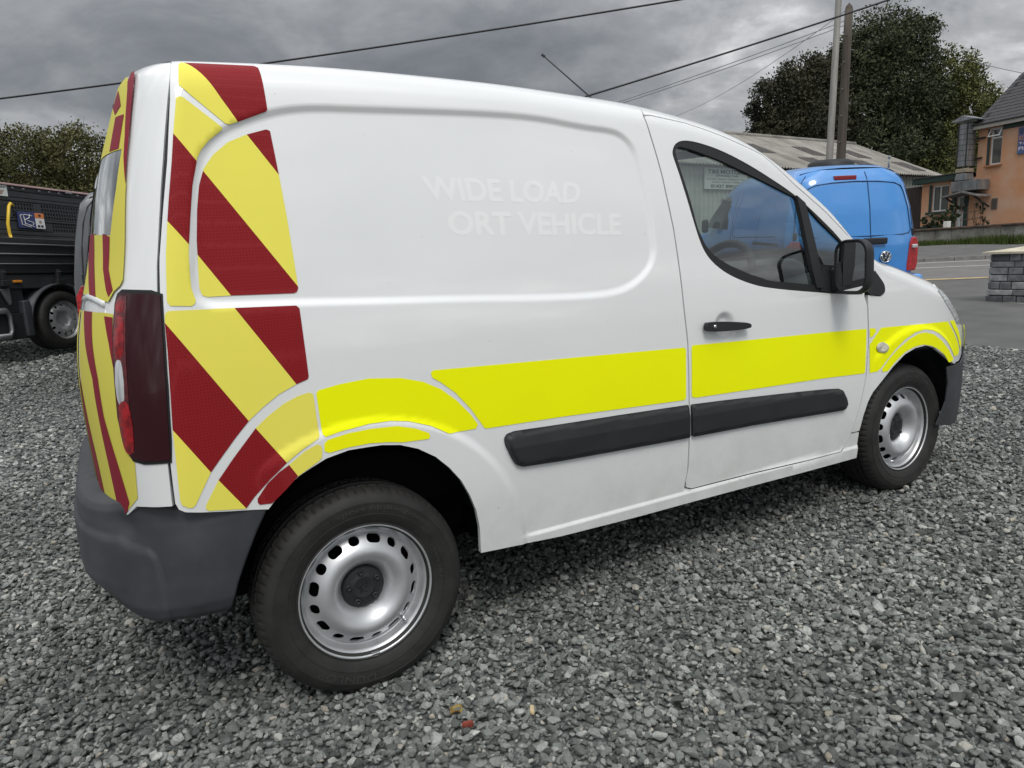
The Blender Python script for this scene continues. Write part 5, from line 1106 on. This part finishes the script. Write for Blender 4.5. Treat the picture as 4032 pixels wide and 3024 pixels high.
# ------------------------------------------------------------------ poles and cables
def pole(name, x, y, z0, z1, ra, rb, m, label, lean=0.0):
    root = gempty(name, (x, y, z0), label=label, cat='pole'); n = 14
    G().tube([(lean*t*(z1-z0), 0, t*(z1-z0)) for t in np.linspace(0, 1, 10)], [ra+(rb-ra)*t for t in np.linspace(0, 1, 10)], n).out('pole_shaft', m, root, smooth=True); return root
PW = mat('old_pole_timber', (.075, .062, .050), rough=.9, var=.4, vscale=6, bump=.5, bscale=30, stretch=(1, 1, .08))
PG = mat('galvanised_pole', (.30, .29, .265), rough=.55, metal=.3, var=.25, vscale=3, stretch=(1, 1, .2))
pg = pole('lamp_column', 19.05, 11.63, 0.2, 13.0, .115, .075, PG, 'tall slim grey metal column beside the timber pole', .035)
pw = pole('timber_pole', 21.35, 12.85, 0.2, 9.05, .165, .125, PW, 'dark timber utility pole with pointed top beside the metal column', .026)
pt = G().lathe([(.125, 0), (.10, .10), (0, .22)], 10, 'z', (.23, 0, 8.85)); pt.out('pole_cap', PW, pw)
for k, z in enumerate(np.arange(3.0, 8.8, .42)):
    s = 1 if k % 2 else -1; G().tube([(.026*z+s*.10, -.05, z), (.026*z+s*.26, -.08, z)], .014, 6).out('climbing_step', MATS['worn_steel'], pw, smooth=True)
WIRE = mat('cable_black', (.012, .012, .014), rough=.6); WIREG = mat('cable_grey', (.17, .18, .19), rough=.6)
def cable(a, b, r, m, label, sag=.4, lift=0.0):
    a = Vector(gv(*a)); b = Vector(gv(*b)); P = [a+(b-a)*t+Vector((0, 0, -sag*4*t*(1-t)+sag*lift)) for t in np.linspace(0, 1, 40)]
    o = G().tube(P, r, 6).out('overhead_cable', m, None, smooth=True); setprops(o, label, 'cable')
def along(A_, B_, t): return tuple(np.array(A_)+(np.array(B_)-np.array(A_))*t)
cA, cB = (-2.42, 22.64, 6.30), (14.97, 13.08, 8.52)
cable(along(cA, cB, -.6), along(cA, cB, 1.9), .026, WIRE, 'upper thick black cable that passes over the van roof', .6, .98)
cC, cD = (12.09, 14.23, 5.93), (19.96, 10.17, 8.30)
cable(along(cC, cD, -1.6), along(cC, cD, 2.2), .026, WIRE, 'lower thick black cable crossing in front of both poles', .5, .97)
for i, (dz, w) in enumerate(((0, 'upper'), (-.14, 'lower'))): cable(along((15.36, 17.17, 6.70), (21.92, 13.4, 8.75), -1.2), (21.55, 12.85, 8.62+dz), .012, WIREG, w+' of the two thin grey cables running to the timber pole', .25, .5)
cable((21.6, 12.9, 9.1), (34, 36, 10.6), .010, WIREG, 'thin cable from the pole down behind the big tree', .5)
cable((66.8, 34.3, 17.8), (54.0, 18.5, 10.7), .022, WIREG, 'thin cable in the sky between big tree and house', .15, .5)
# ------------------------------------------------------------------ trees
BARK = mat('bark', (.055, .045, .036), rough=.95, var=.3, vscale=12, bump=.6, bscale=40)
def leafmat(name, c1, c2):
    m = bpy.data.materials.new(name); nt, N, L = nodes_of(m); b = N['Principled BSDF']; b.inputs['Roughness'].default_value = .75; b.inputs['Specular IOR Level'].default_value = .12
    tc = N.new('ShaderNodeTexCoord'); n = N.new('ShaderNodeTexNoise'); n.inputs['Scale'].default_value = .55; n.inputs['Detail'].default_value = 6; n.inputs['Roughness'].default_value = .7; L.new(tc.outputs['Object'], n.inputs['Vector'])
    r = N.new('ShaderNodeValToRGB'); r.color_ramp.elements[0].position = .35; r.color_ramp.elements[1].position = .68; r.color_ramp.elements[0].color = (*c1, 1); r.color_ramp.elements[1].color = (*c2, 1); L.new(n.outputs['Fac'], r.inputs[0]); L.new(r.outputs[0], b.inputs['Base Color']); return m
def tree(name, label, base_, blobs, nleaf, leaf, m, trunk_r=.3, twigs=0, cat='tree'):
    """blobs: (x,y,z,rx,ry,rz) in gravity frame relative to the base"""
    root = gempty(name, base_, label=label, cat=cat); V = []; F = []
    vol = np.array([b[3]*b[4]*b[5] for b in blobs])**.75; cnt = (nleaf*vol/vol.sum()).astype(int)
    for b, n in zip(blobs, cnt):
        c = np.array(b[:3]); R = np.array(b[3:]); nc = max(6, int(n/55))
        d = rng.normal(size=(nc, 3)); d /= np.linalg.norm(d, axis=1)[:, None]; cl = c+d*R*(rng.uniform(.35, 1.06, (nc, 1))**.6)
        ids = rng.integers(0, nc, n); p = cl[ids]+rng.normal(size=(n, 3))*R*.105
        a = rng.normal(size=(n, 3)); a /= np.linalg.norm(a, axis=1)[:, None]; t = np.cross(a, rng.normal(size=(n, 3))); t /= np.linalg.norm(t, axis=1)[:, None]
        s = leaf*rng.uniform(.55, 1.35, (n, 1)); k = len(V)
        q = np.stack([p-a*s, p+t*s*.55+a*s*.1, p+a*s*1.1, p-t*s*.55+a*s*.1], 1).reshape(-1, 3); V.append(q)
    V = np.vstack(V); n4 = len(V)//4; F = np.arange(n4*4).reshape(-1, 4)
    me = bpy.data.meshes.new('crown'); me.from_pydata(V.tolist(), [], F.tolist()); me.materials.append(m); o = bpy.data.objects.new('crown', me); COL.objects.link(o); o.parent = root
    g = G(); top = max(b[2] for b in blobs); g.tube([(0, 0, -1), (.1, 0, top*.25), (-.1, .1, top*.5), (0, 0, top*.8)], [trunk_r*1.2, trunk_r, trunk_r*.7, trunk_r*.25], 10)
    for b in blobs:
        c = np.array(b[:3]); st = np.array((0, 0, max(.5, min(c[2]*.55, top*.5)))); mid = (st+c)/2+np.array((0, 0, -.3)); g.tube([st, mid, c, c+(c-mid)*.5], [trunk_r*.45, trunk_r*.3, trunk_r*.14, .02], 6)
    g.out('trunk', BARK, root, smooth=True)
    if twigs:
        tw = G()
        for _ in range(twigs):
            b = blobs[rng.integers(len(blobs))]; d = rng.normal(size=3); d[2] = abs(d[2]); d /= np.linalg.norm(d); p = np.array(b[:3])+d*np.array(b[3:])*.8; e_ = p+d*rng.uniform(.25, .7)+rng.normal(size=3)*.15; tw.tube([p, (p+e_)/2+rng.normal(size=3)*.08, e_], [.012, .008, .004], 4, False)
        tw.out('bare_twigs', BARK, root)
    return root
LM1 = leafmat('leaf_dark_brownish', (.030, .032, .022), (.085, .082, .052)); LM2 = leafmat('leaf_dark_green', (.034, .044, .026), (.10, .115, .062)); LM3 = leafmat('leaf_olive', (.055, .065, .024), (.16, .165, .06)); LM4 = leafmat('leaf_autumn', (.060, .062, .028), (.15, .145, .065))
def T0(x, y, z): return (x, y, z)
tb = (40.0, 25.0, 1.2)
def rel(bs, b0): return [(x-b0[0], y-b0[1], z-b0[2], a, b, c) for x, y, z, a, b, c in bs]
TT = tree('broadleaf_tree', 'large dark rounded tree behind the shed, brownish left part of the clump', (37.3, 27.0, 1.2), rel([(37.6, 26.6, 8.6, 2.6, 2.6, 2.4), (36.2, 27.5, 10.2, 1.7, 1.9, 1.9), (37.4, 26.8, 11.2, 1.9, 1.9, 1.7), (35.6, 27.6, 8.2, 1.5, 1.6, 1.4), (38.6, 26.2, 9.4, 2.1, 2.2, 2.4), (36.2, 27.4, 6.2, 1.9, 2, 1.6), (38.2, 26.6, 6.4, 2.2, 2, 1.8), (38.8, 26.4, 11.8, 1.4, 1.5, 1.3), (35.0, 28.0, 9.9, .9, .9, .6)], (37.3, 27.0, 1.2)), 76000, .085, LM1, .4)
push(TT, 1.5)
TT = tree('broadleaf_tree', 'tall dark green tree behind the timber pole, highest crown of the clump', (41.6, 24.4, 1.2), rel([(41.4, 24.6, 13.2, 2.3, 2.4, 2.1), (40.3, 25.2, 12.0, 1.8, 1.9, 1.9), (43.0, 23.9, 13.5, 1.8, 1.8, 1.5), (42.4, 24.0, 11.2, 2.4, 2.4, 2.2), (40.2, 25.2, 9.6, 2.0, 2.2, 2.2), (43.4, 23.2, 9.8, 2.0, 2, 1.9), (41.2, 24.6, 7.2, 2.4, 2.4, 2.2), (43.6, 23.2, 7.2, 2.2, 2, 2)], (41.6, 24.4, 1.2)), 86000, .085, LM2, .45)
push(TT, 1.5)
TT = tree('broadleaf_tree', 'olive green thinner tree between the dark clump and the orange house', (45.2, 21.9, 1.2), rel([(44.8, 22.2, 11.0, 1.7, 1.7, 1.8), (45.8, 21.7, 9.6, 1.6, 1.6, 1.7), (46.4, 21.0, 8.2, 1.3, 1.4, 1.5), (45.0, 22.0, 7.2, 1.8, 1.8, 1.9), (44.2, 22.6, 8.8, 1.5, 1.5, 1.7), (45.8, 21.4, 5.6, 1.9, 1.8, 1.8), (43.6, 22.8, 5.6, 1.8, 1.8, 1.6)], (45.2, 21.9, 1.2)), 54000, .08, LM3, .3, 60)
push(TT, 1.5)
TT = tree('hedge_tree', 'low dark bushes peeping over the left end of the shed roof', (33.0, 27.0, 1.2), rel([(33.6, 27.2, 6.9, 1.5, 1.5, .9), (32.0, 27.9, 6.4, 1.4, 1.2, .8), (34.8, 26.9, 7.2, 1.3, 1.2, 1.0)], (33.0, 27.0, 1.2)), 7000, .14, LM1, .2)
push(TT, 1.5)
tree('hawthorn_tree', 'low spreading brown green tree behind the dark truck', (-2.2, 29.0, .8), rel([(-2.4, 29.4, 5.6, 1.7, 1.6, 1.25), (-.6, 28.6, 5.7, 1.6, 1.5, 1.15), (.8, 27.9, 5.1, 1.5, 1.5, 1.1), (-4.2, 30.4, 5.2, 1.9, 1.6, 1.4), (-1.6, 29.0, 4.3, 2.2, 1.6, 1.1), (.6, 28.0, 3.9, 1.8, 1.5, 1.1), (-3.8, 30.0, 3.9, 1.9, 1.5, 1.2), (2.4, 27.2, 4.5, 1.4, 1.4, 1.1), (-6.3, 31.5, 4.5, 1.9, 1.6, 1.4)], (-2.2, 29.0, .8)), 90000, .055, LM4, .28, 140)
# ------------------------------------------------------------------ orange house
HS = 1.35; HQ = np.array((-.5957, -2.7779, 1.2605))+HS*(np.array((27.6427, 11.6749, 0))-np.array((-.5957, -2.7779, 0))); hz = lambda z: 1.2605+(z-1.2605)*HS
def make_house():
    root = gempty('orange_house', (HQ[0], HQ[1], 0), R_(-98), label='orange rendered house with slate roof and green trim across the road', cat='house')
    # local: x along the front (to the right), y into the house, z up
    ORG = mat('orange_render', (.56, .255, .12), rough=.92, var=.12, vscale=.8, bump=.35, bscale=18, col2=(.57, .37, .26)); GRN = mat('dark_green_paint', (.018, .042, .036), rough=.5); SLATE = mat('slate', (.045, .043, .046), rough=.7, var=.3, vscale=4); UPVC = mat('white_frame', (.66, .67, .66), rough=.4); DG = mat('house_glazing', (.05, .055, .055), rough=.06, coat=1, spec=.8); CURT = mat('curtain', (.30, .29, .27), rough=.9)
    h = HS
    def rect_wall(name, x0, x1, z0, z1, holes, m, y=0.0, t=.25):
        pol = [(x0, z0), (x1, z0), (x1, z1), (x0, z1)]; hs = [[(a, b), (c, b), (c, d), (a, d)] for a, b, c, d in holes]
        o = patch(name, lambda u, w: (u, 0*u+y, w), pol, hs, m, root, h=.6, edge=.5, flange=t, normals=False); o.data.polygons.foreach_set('use_smooth', [False]*len(o.data.polygons)); return o
    uw = (.44*h, hz(4.15), .86*h, hz(5.40)); vt = (.65*h, hz(2.58), .86*h, hz(2.97)); big = 4.6
    rect_wall('wall', 0, big, .6, hz(5.50), [uw], ORG)
    ew = (-1.70*h, hz(2.68), -1.00*h, hz(3.66)); dr = (-.66*h, hz(1.6), -.36*h, hz(3.20))
    rect_wall('wall', -2.14*h, 0, .6, hz(3.80), [ew, dr], ORG, -.02)
    G().box((0, .26, .6), (big, 6, hz(5.5))).box((-2.14*h, .3, .6), (0, 4.5, hz(3.8))).out('house_core', mat('core_dark', (.05, .05, .05), rough=.9), root)
    G().prism([(0, hz(5.5)), (6, hz(5.5)), (3, hz(5.5)+2.6)], lambda a, b: (.02, a+.01, b), lambda a, b: (.25, a+.01, b)).out('gable_wall', ORG, root)
    # roof: courses of slates, each course a row of separate tiles near the eaves edge
    ys, zs = -.30, hz(5.58); yr_, zr_ = 3.0, hz(5.5)+2.75; nrow = 14; sl = Vector((0, yr_-ys, zr_-zs)); me = None
    for r_ in range(nrow):
        p0 = Vector((0, ys, zs))+sl*(r_/nrow); w_ = .42
        for c_ in range(int(big/w_)+2):
            x0 = -.12+c_*w_+(r_ % 2)*w_*.5-w_*.5; 
            if me is None:
                g = G(); d = sl/nrow*1.25; up_ = Vector((0, -sl.z, sl.y)).normalized()
                Vv = [Vector((a, 0, 0))+d*t+up_*(.02*(1-t)+o_) for o_ in (0, .014) for t in (0, 1) for a in (.004, w_-.004)]
                g.add(Vv, [(0, 1, 3, 2), (4, 6, 7, 5), (0, 4, 5, 1), (2, 3, 7, 6), (0, 2, 6, 4), (1, 5, 7, 3)]); o = g.out('slate', SLATE, root); me = o.data
            else: o = bpy.data.objects.new('slate', me); COL.objects.link(o); o.parent = root
            o.location = (max(-.12, x0), p0.y, p0.z)
    G().prism([(ys, zs-.03), (yr_, zr_-.03), (6.3, zs-.03)], lambda a, b: (-.08, a, b-.02), lambda a, b: (big, a, b-.02)).out('roof_deck', SLATE, root)
    rbox('fascia_board', (-.10, -.36, hz(5.44)), (big, -.28, hz(5.585)), mat('weathered_white', (.42, .40, .37), rough=.8), root, .005)
    rbox('soffit_band', (.86*h, -.03, hz(5.30)), (big, .0, hz(5.46)), GRN, root, .004); rbox('gutter', (-.12, -.44, hz(5.56)), (big, -.33, hz(5.62)), mat('gutter_black', (.03, .03, .03), rough=.5), root, .02)
    def window(a, b, c, d, y, split_v=None, split_h=None):
        wn = empty('window', (0, 0, 0)); wn.parent = root
        f = .05*h; fr = G()
        fr.box((a, y+.08, b), (c, y+.14, b+f)).box((a, y+.08, d-f), (c, y+.14, d)).box((a, y+.08, b+f), (a+f, y+.14, d-f)).box((c-f, y+.08, b+f), (c, y+.14, d-f))
        if split_v: fr.box((split_v-f*.5, y+.078, b+f), (split_v+f*.5, y+.138, d-f))
        if split_h: fr.box((a+f, y+.076, split_h-f*.5), (c-f, y+.136, split_h+f*.5))
        fr.out('window_frame', UPVC, wn, bevel=.008); G().add([(a, y+.11, b), (c, y+.11, b), (c, y+.11, d), (a, y+.11, d)], [(0, 1, 2, 3)]).out('window_pane', DG, wn)
        G().box((a+f, y+.20, b), (a+(c-a)*.30, y+.22, d)).box((a+(c-a)*.62, y+.20, b), (c-f, y+.22, d)).out('curtain', CURT, wn)
    window(*uw, 0, None, uw[1]+(uw[3]-uw[1])*.74); window(*ew, -.02, ew[0]+(ew[2]-ew[0])*.46)
    # tilted open top light of the upper window
    a, b, c, d = uw; M_ = Matrix.Translation((0, -.02, d)) @ Matrix.Rotation(R_(-28), 4, 'X'); zt_ = -(d-b)*.26
    g = G(); f = .05
    for p_, q_ in (((a, -.02, zt_), (c, .02, zt_+f)), ((a, -.02, -f), (c, .02, 0)), ((a, -.02, zt_+f), (a+f, .02, -f)), ((c-f, -.02, zt_+f), (c, .02, -f))): g.box(p_, q_, M_)
    g.out('open_top_light', UPVC, root)
    rbox('window_reveal', (a-.14, -.012, b), (a, .02, d), GRN, root, .004); rbox('window_reveal', (ew[0]-.16, -.035, ew[1]), (ew[0], .0, ew[3]+.05), GRN, root, .004)
    rbox('window_sill', (a-.16, -.14, b-.10), (c+.06, .05, b-.01), mat('sill_orange', (.33, .14, .07), rough=.9), root, .01); rbox('window_sill', (ew[0]-.22, -.18, ew[1]-.14), (ew[2]+.06, .05, ew[1]-.01), GRN, root, .01)
    # extension trim, door, vent
    rbox('extension_fascia', (-2.40*h, -.35, hz(3.78)), (-.46*h, .2, hz(3.98)), GRN, root, .01); rbox('extension_roof', (-2.42*h, -.40, hz(3.98)), (-.40*h, 4.6, hz(4.02)), SLATE, root, .01)
    rbox('green_pilaster', (-.84*h, -.10, 1.2), (-.68*h, .0, hz(3.78)), GRN, root, .01); rbox('plinth', (-2.14*h, -.05, .6), (-.86*h, .02, hz(2.14)), GRN, root, .01)
    dd = empty('front_door', (0, 0, 0)); dd.parent = root
    rbox('door_leaf', (dr[0], .02, dr[1]), (dr[2], .08, dr[3]), UPVC, dd, .01); rbox('door_glass', (dr[0]+.14, .0, dr[1]+1.35), (dr[2]-.04, .03, dr[3]-.14), DG, dd, .006); rbox('letter_plate', (dr[0]+.10, -.01, dr[1]+1.02), (dr[2]-.06, .02, dr[1]+1.08), CHROME, dd, .004); rbox('door_panel', (dr[0]+.08, .005, dr[1]+.5), (dr[2]-.06, .02, dr[1]+.95), UPVC, dd, .02)
    rbox('door_jamb', (-.36*h, -.08, 1.2), (-.20*h, .0, hz(3.15)), GRN, root, .01)
    vo_ = rbox('wall_vent', (vt[0], -.03, vt[1]), (vt[2], .0, vt[3]), mat('vent_grey', (.13, .11, .10), rough=.7), root, .005)
    for z in np.linspace(vt[1]+.05, vt[3]-.05, 8): rbox('vent_slat', (vt[0]+.02, -.05, z-.012), (vt[2]-.02, -.025, z+.012), MATS['vent_grey'], vo_, .003)
    for x0, x1, z in ((-.02, .28, 5.14), (-.02, .20, 4.45)): rbox('flue_bracket', (x0*h, -.18, hz(z)-.03), (x1*h, -.02, hz(z)+.03), BLACKP, root, .005)
    # lean-to to the left end
    rbox('side_lean_to', (-2.95*h, .1, .6), (-2.15*h, 3, hz(3.72)), mat('dark_timber', (.045, .032, .028), rough=.9, var=.3, vscale=3, stretch=(8, 8, .4)), root, .02)
    return root
house = make_house()
def hp(x, y, z):
    c, s = math.cos(R_(-98)), math.sin(R_(-98)); return (HQ[0]+c*x-s*y, HQ[1]+s*x+c*y, z)
h = HS
GALV = mat('galvanised_duct', (.23, .24, .25), rough=.45, metal=.55, var=.35, vscale=3, stretch=(1, 1, .3))
fl = gempty('kitchen_flue', hp(0, 0, 0), R_(-98), label='grey metal extractor flue with pitched cap on the house front', cat='flue')
for k, (z0, z1) in enumerate(zip(np.linspace(hz(4.20), hz(5.70), 9)[:-1], np.linspace(hz(4.20), hz(5.70), 9)[1:])): rbox('flue_section', (-.46*h, -.62, z0), (-.06*h, -.10, z1-.012), GALV, fl, .012)
for x in (-.47*h, -.13*h): rbox('flue_angle', (x, -.64, hz(4.2)), (x+.06, -.60, hz(5.74)), mat('soot', (.03, .028, .027), rough=.9), fl, .004)
G().prism([(-.66*h, hz(5.82)), (-.26*h, hz(5.98)), (.15*h, hz(5.82)), (.15*h, hz(5.79)), (-.66*h, hz(5.79))], lambda a, b: (a, -.80, b), lambda a, b: (a, .02, b)).out('flue_cap', GALV, fl)
rbox('flue_neck', (-.48*h, -.64, hz(3.98)), (-.05*h, -.08, hz(4.12)), mat('buff_band', (.30, .25, .18), rough=.8), fl, .02)
G().prism([(-.50*h, hz(3.70)), (-.02*h, hz(3.70)), (-.08*h, hz(3.95)), (-.44*h, hz(3.95))], lambda a, b: (a, -.64, b), lambda a, b: (a, -.06, b)).out('flue_elbow', GALV, fl, bevel=.03)
rbox('fan_box', (-.50*h, -.85, hz(3.30)), (.55*h, -.06, hz(3.66)), GALV, fl, .02)
cp_ = gempty('door_canopy', hp(0, 0, 0), R_(-98), label='small pitched canopy on brackets over the white front door', cat='canopy')
G().prism([(-.80*h, hz(3.17)), (0, hz(3.30)), (.62*h, hz(3.10)), (.62*h, hz(3.05)), (0, hz(3.24)), (-.80*h, hz(3.11))], lambda a, b: (a, -1.0, b), lambda a, b: (a, -.03, b)).out('canopy_roof', mat('canopy_grey', (.17, .165, .16), rough=.7, var=.3), cp_)
for x in (-.62*h, .42*h): G().tube([(x, -.9, hz(3.10)), (x+.2, -.05, hz(2.70))], .05, 6).out('canopy_bracket', MATS['soot'], cp_)
sgn = gempty('wall_sign', hp(0, 0, 0), R_(-98), label='colourful wall sign on the orange house at the picture edge', cat='sign')
sb = rbox('sign_panel', (1.43*h, -.07, hz(4.37)), (2.5*h, -.02, hz(5.27)), mat('sign_teal', (.05, .16, .24), rough=.4, col2=(.10, .05, .22), vscale=.9), sgn, .01)
for s, z0, z1, c in (('Q', 5.05, 5.22, (.02, .03, .05)), ('KO', 4.83, 4.99, (.45, .25, .16)), ('T: 01437', 4.70, 4.77, (.7, .7, .7)), ('Pizza', 4.50, 4.62, (.6, .55, .7))): text_obj('sign_lettering', s, (lambda u, v, z0=z0, z1=z1, w=len(s): (1.47*h+u*(.12*w+.05), -.075, hz(z0)+v*(hz(z1)-hz(z0)))), mat('sign_print_'+s[0].lower(), c, rough=.5), sb, bold=.03)
# garden wall of rendered stone with pots, plants and a trellis, grass along its foot
wl_ = gempty('garden_wall', hp(0, 0, 0), R_(-98), label='low whitewashed garden wall in front of the orange house', cat='wall')
def hp2(x, y): return x*.93, -4.2+y*1.0
WW = mat('old_whitewash', (.36, .345, .31), rough=.95, var=.25, vscale=2.5, bump=.5, bscale=14, col2=(.17, .16, .14)); COP = mat('brown_coping', (.11, .075, .055), rough=.9, var=.3, vscale=4)
zb_ = 1.48
kx = -1.0
while kx < 5.2:
    w_ = rng.uniform(.5, .9); rbox('wall_block', (kx, -4.30+rng.uniform(-.015, .015), zb_-.6), (kx+w_-.006, -3.95, zb_+.62+rng.uniform(-.01, .01)), WW, wl_, .03); rbox('coping_stone', (kx-.004, -4.40, zb_+.63), (kx+w_-.012, -3.9, zb_+.72), COP, wl_, .02); kx += w_
def shrub(name, label, x, y, z, rx, rz, n, leaf, m, cat='plant', pot=None):
    b0 = hp(x, y, z); root = tree(name, label, b0, [(rng.normal()*rx*.35, rng.normal()*rx*.35, rz*(.4+.25*k), rx*.75, rx*.75, rz*.5) for k in range(3)], n, leaf, m, .02, cat=cat)
    if pot:
        po = gempty('plant_pot', b0, label=pot[1], cat='pot'); G().lathe([(0, 0), (.16, 0), (.20, -.0), (.24, .30), (.27, .30), (.27, .35), (.22, .35), (.2, .2)], 18, 'z', (0, 0, -.30)).out('pot_body', mat('pot_'+pot[0], {'white': (.6, .6, .57), 'brown': (.10, .045, .035)}[pot[0]], rough=.7), po, smooth=True)
zt2 = zb_+.72
shrub('potted_plant', 'green and red leafy plant in a white pot left of the front door', -1.35, -3.6, zt2+.25, .45, .5, 700, .07, LM3, pot=('white', 'white pot under the red and green plant'))
shrub('potted_plant', 'low green plant in a brown pot before the white door', -.55, -4.1, zt2+.18, .22, .25, 300, .06, LM2, pot=('brown', 'square brown pot on the wall before the door'))
shrub('garden_shrub', 'rounded dark shrub behind the garden wall', .35, -3.4, zt2-.05, .55, .55, 900, .06, LM2)
shrub('garden_shrub', 'tall leafy plant in front of the wall vent', 1.15, -3.4, zt2-.1, .50, .85, 700, .08, LM2)
shrub('garden_shrub', 'straggly climber on the rusty trellis', 2.35, -3.2, zt2-.1, .45, 1.0, 320, .06, LM1)
shrub('potted_plant', 'trailing plant in a brown pot at the left end of the garden wall', -1.0, -4.6, 1.65, .40, .35, 500, .06, LM2, pot=('brown', 'brown pot at the left foot of the garden wall'))
tr_ = gempty('rusty_trellis', hp(2.35, -3.5, zt2), R_(-98), label='rusty wire trellis standing behind the garden wall', cat='trellis'); RUST = mat('rusty_wire', (.10, .06, .045), rough=.9)
for x in (-.45, -.15, .15, .45): G().tube([(x, 0, -.1), (x*1.05, 0, .85), (x*.75, 0, 1.15 if abs(x) < .3 else 1.0)], .018, 5).out('trellis_bar', RUST, tr_)
for z in (.3, .62): G().tube([(-.5, 0, z), (.5, 0, z+.05)], .016, 5).out('trellis_bar', RUST, tr_)
rbox('white_tub', (0, 0, 0), (.26, .2, .28), mat('tub_white', (.7, .7, .68), rough=.5), None, .01).location = gv(*hp(1.75, -4.15, zt2)); setprops(bpy.data.objects['white_tub'], 'small white tub standing on the garden wall', 'tub')
gs = []
for _ in range(2600):
    x = rng.uniform(-.8, 5.5); y = -4.38-abs(rng.normal())*.28; q = np.array(hp(x, y, 0)); z0 = 1.46+rng.uniform(0, .05); hgt = rng.uniform(.06, .24)*(1.4 if x > 3 else 1); a = rng.uniform(0, 6.28); dx, dy = math.cos(a)*.03, math.sin(a)*.03; lx, ly = rng.normal()*.06, rng.normal()*.06
    gs.append(((q[0]-dx, q[1]-dy, z0-.2), (q[0]+dx, q[1]+dy, z0-.2), (q[0]+lx, q[1]+ly, z0+hgt)))
V = [gv(*v) for t in gs for v in t]; o = mobj('verge_grass', V, [(3*i, 3*i+1, 3*i+2) for i in range(len(gs))], leafmat('grass', (.035, .055, .015), (.09, .12, .03)), None, False); setprops(o, 'rough green grass along the foot of the garden wall', 'grass', kind='stuff')
# ------------------------------------------------------------------ stone gate pier
def make_pier():
    root = empty('gate_pier', label='grey stone gate pier with pale pyramid cap by the road', cat='pier')
    cols = [mat('pier_stone_%d' % i, c, rough=.9, var=.3, vscale=9, bump=.6, bscale=30) for i, c in enumerate(((.17, .17, .168), (.24, .24, .235), (.33, .33, .32), (.125, .125, .128)))]
    S = .44; z = 0.0; rows = [.12, .10, .13, .11, .12, .10, .12]
    for r_, hgt in enumerate(rows):
        tp = S-.004*r_
        for side in range(4):
            x = -tp
            while x < tp-.02:
                w_ = min(rng.uniform(.16, .42), tp-x); 
                if tp-x-w_ < .10: w_ = tp-x
                pr = rng.uniform(.0, .022); M_ = Matrix.Rotation(side*math.pi/2, 4, 'Z')
                G().box((x+.006, -tp-pr, z+.006), (x+w_-.006, -tp+.10, z+hgt-.006), M_).out('pier_stone', cols[rng.integers(4)], root, bevel=.012); x += w_
        z += hgt
    G().box((-S+.03, -S+.03, 0), (S-.03, S-.03, z)).out('pier_core', mat('mortar', (.10, .10, .098), rough=.95, var=.2), root)
    CAPM = mat('cap_stone', (.56, .50, .38), rough=.85, var=.15, vscale=5); c = S+.075
    G().add([(-c, -c, z), (c, -c, z), (c, c, z), (-c, c, z), (-c, -c, z+.035), (c, -c, z+.035), (c, c, z+.035), (-c, c, z+.035), (0, 0, z+.13)], [(0, 3, 2, 1), (0, 1, 5, 4), (1, 2, 6, 5), (2, 3, 7, 6), (3, 0, 4, 7), (4, 5, 8), (5, 6, 8), (6, 7, 8), (7, 4, 8)]).out('pier_cap', CAPM, root)
    rbox('pier_footing', (-S-.06, -S-.06, -.25), (S+.06, S+.06, .012), cols[2], root, .02)
    return root
pier = make_pier(); px_, py_ = 12.32, 2.86; pier.location = (px_, py_, float(terrain(px_, py_))-.02); pier.rotation_euler = (R_(1), R_(1.7), R_(-6)); pier.scale = (1, 1, .97)
rb = [mat('rubble_%d' % i, c, rough=.9, var=.3, vscale=9) for i, c in enumerate(((.045, .047, .05), (.07, .072, .075), (.14, .14, .14)))]
rub_n = 0
for i in range(34):
    a = rng.uniform(0, 1); x = px_+.05-a*.75+rng.normal()*.07; y = py_-.62-a*.45+rng.normal()*.10; s = rng.uniform(.05, .16); z = float(terrain(x, y))+rng.uniform(.0, .42)*(1-abs(a-.35))
    bm = bmesh.new()
    for q in range(14): v = rng.normal(size=3); v /= np.linalg.norm(v); bm.verts.new(v*s*rng.uniform(.7, 1.1, 3))
    bmesh.ops.convex_hull(bm, input=bm.verts); me = bpy.data.meshes.new('rubble_stone'); bm.to_mesh(me); bm.free(); me.materials.append(rb[rng.integers(3)])
    o = bpy.data.objects.new('rubble_stone', me); COL.objects.link(o); o.location = (x, y, z); setprops(o, 'broken dark stone in the rubble heap at the gate pier', 'stone', 'rubble heap beside the gate pier')
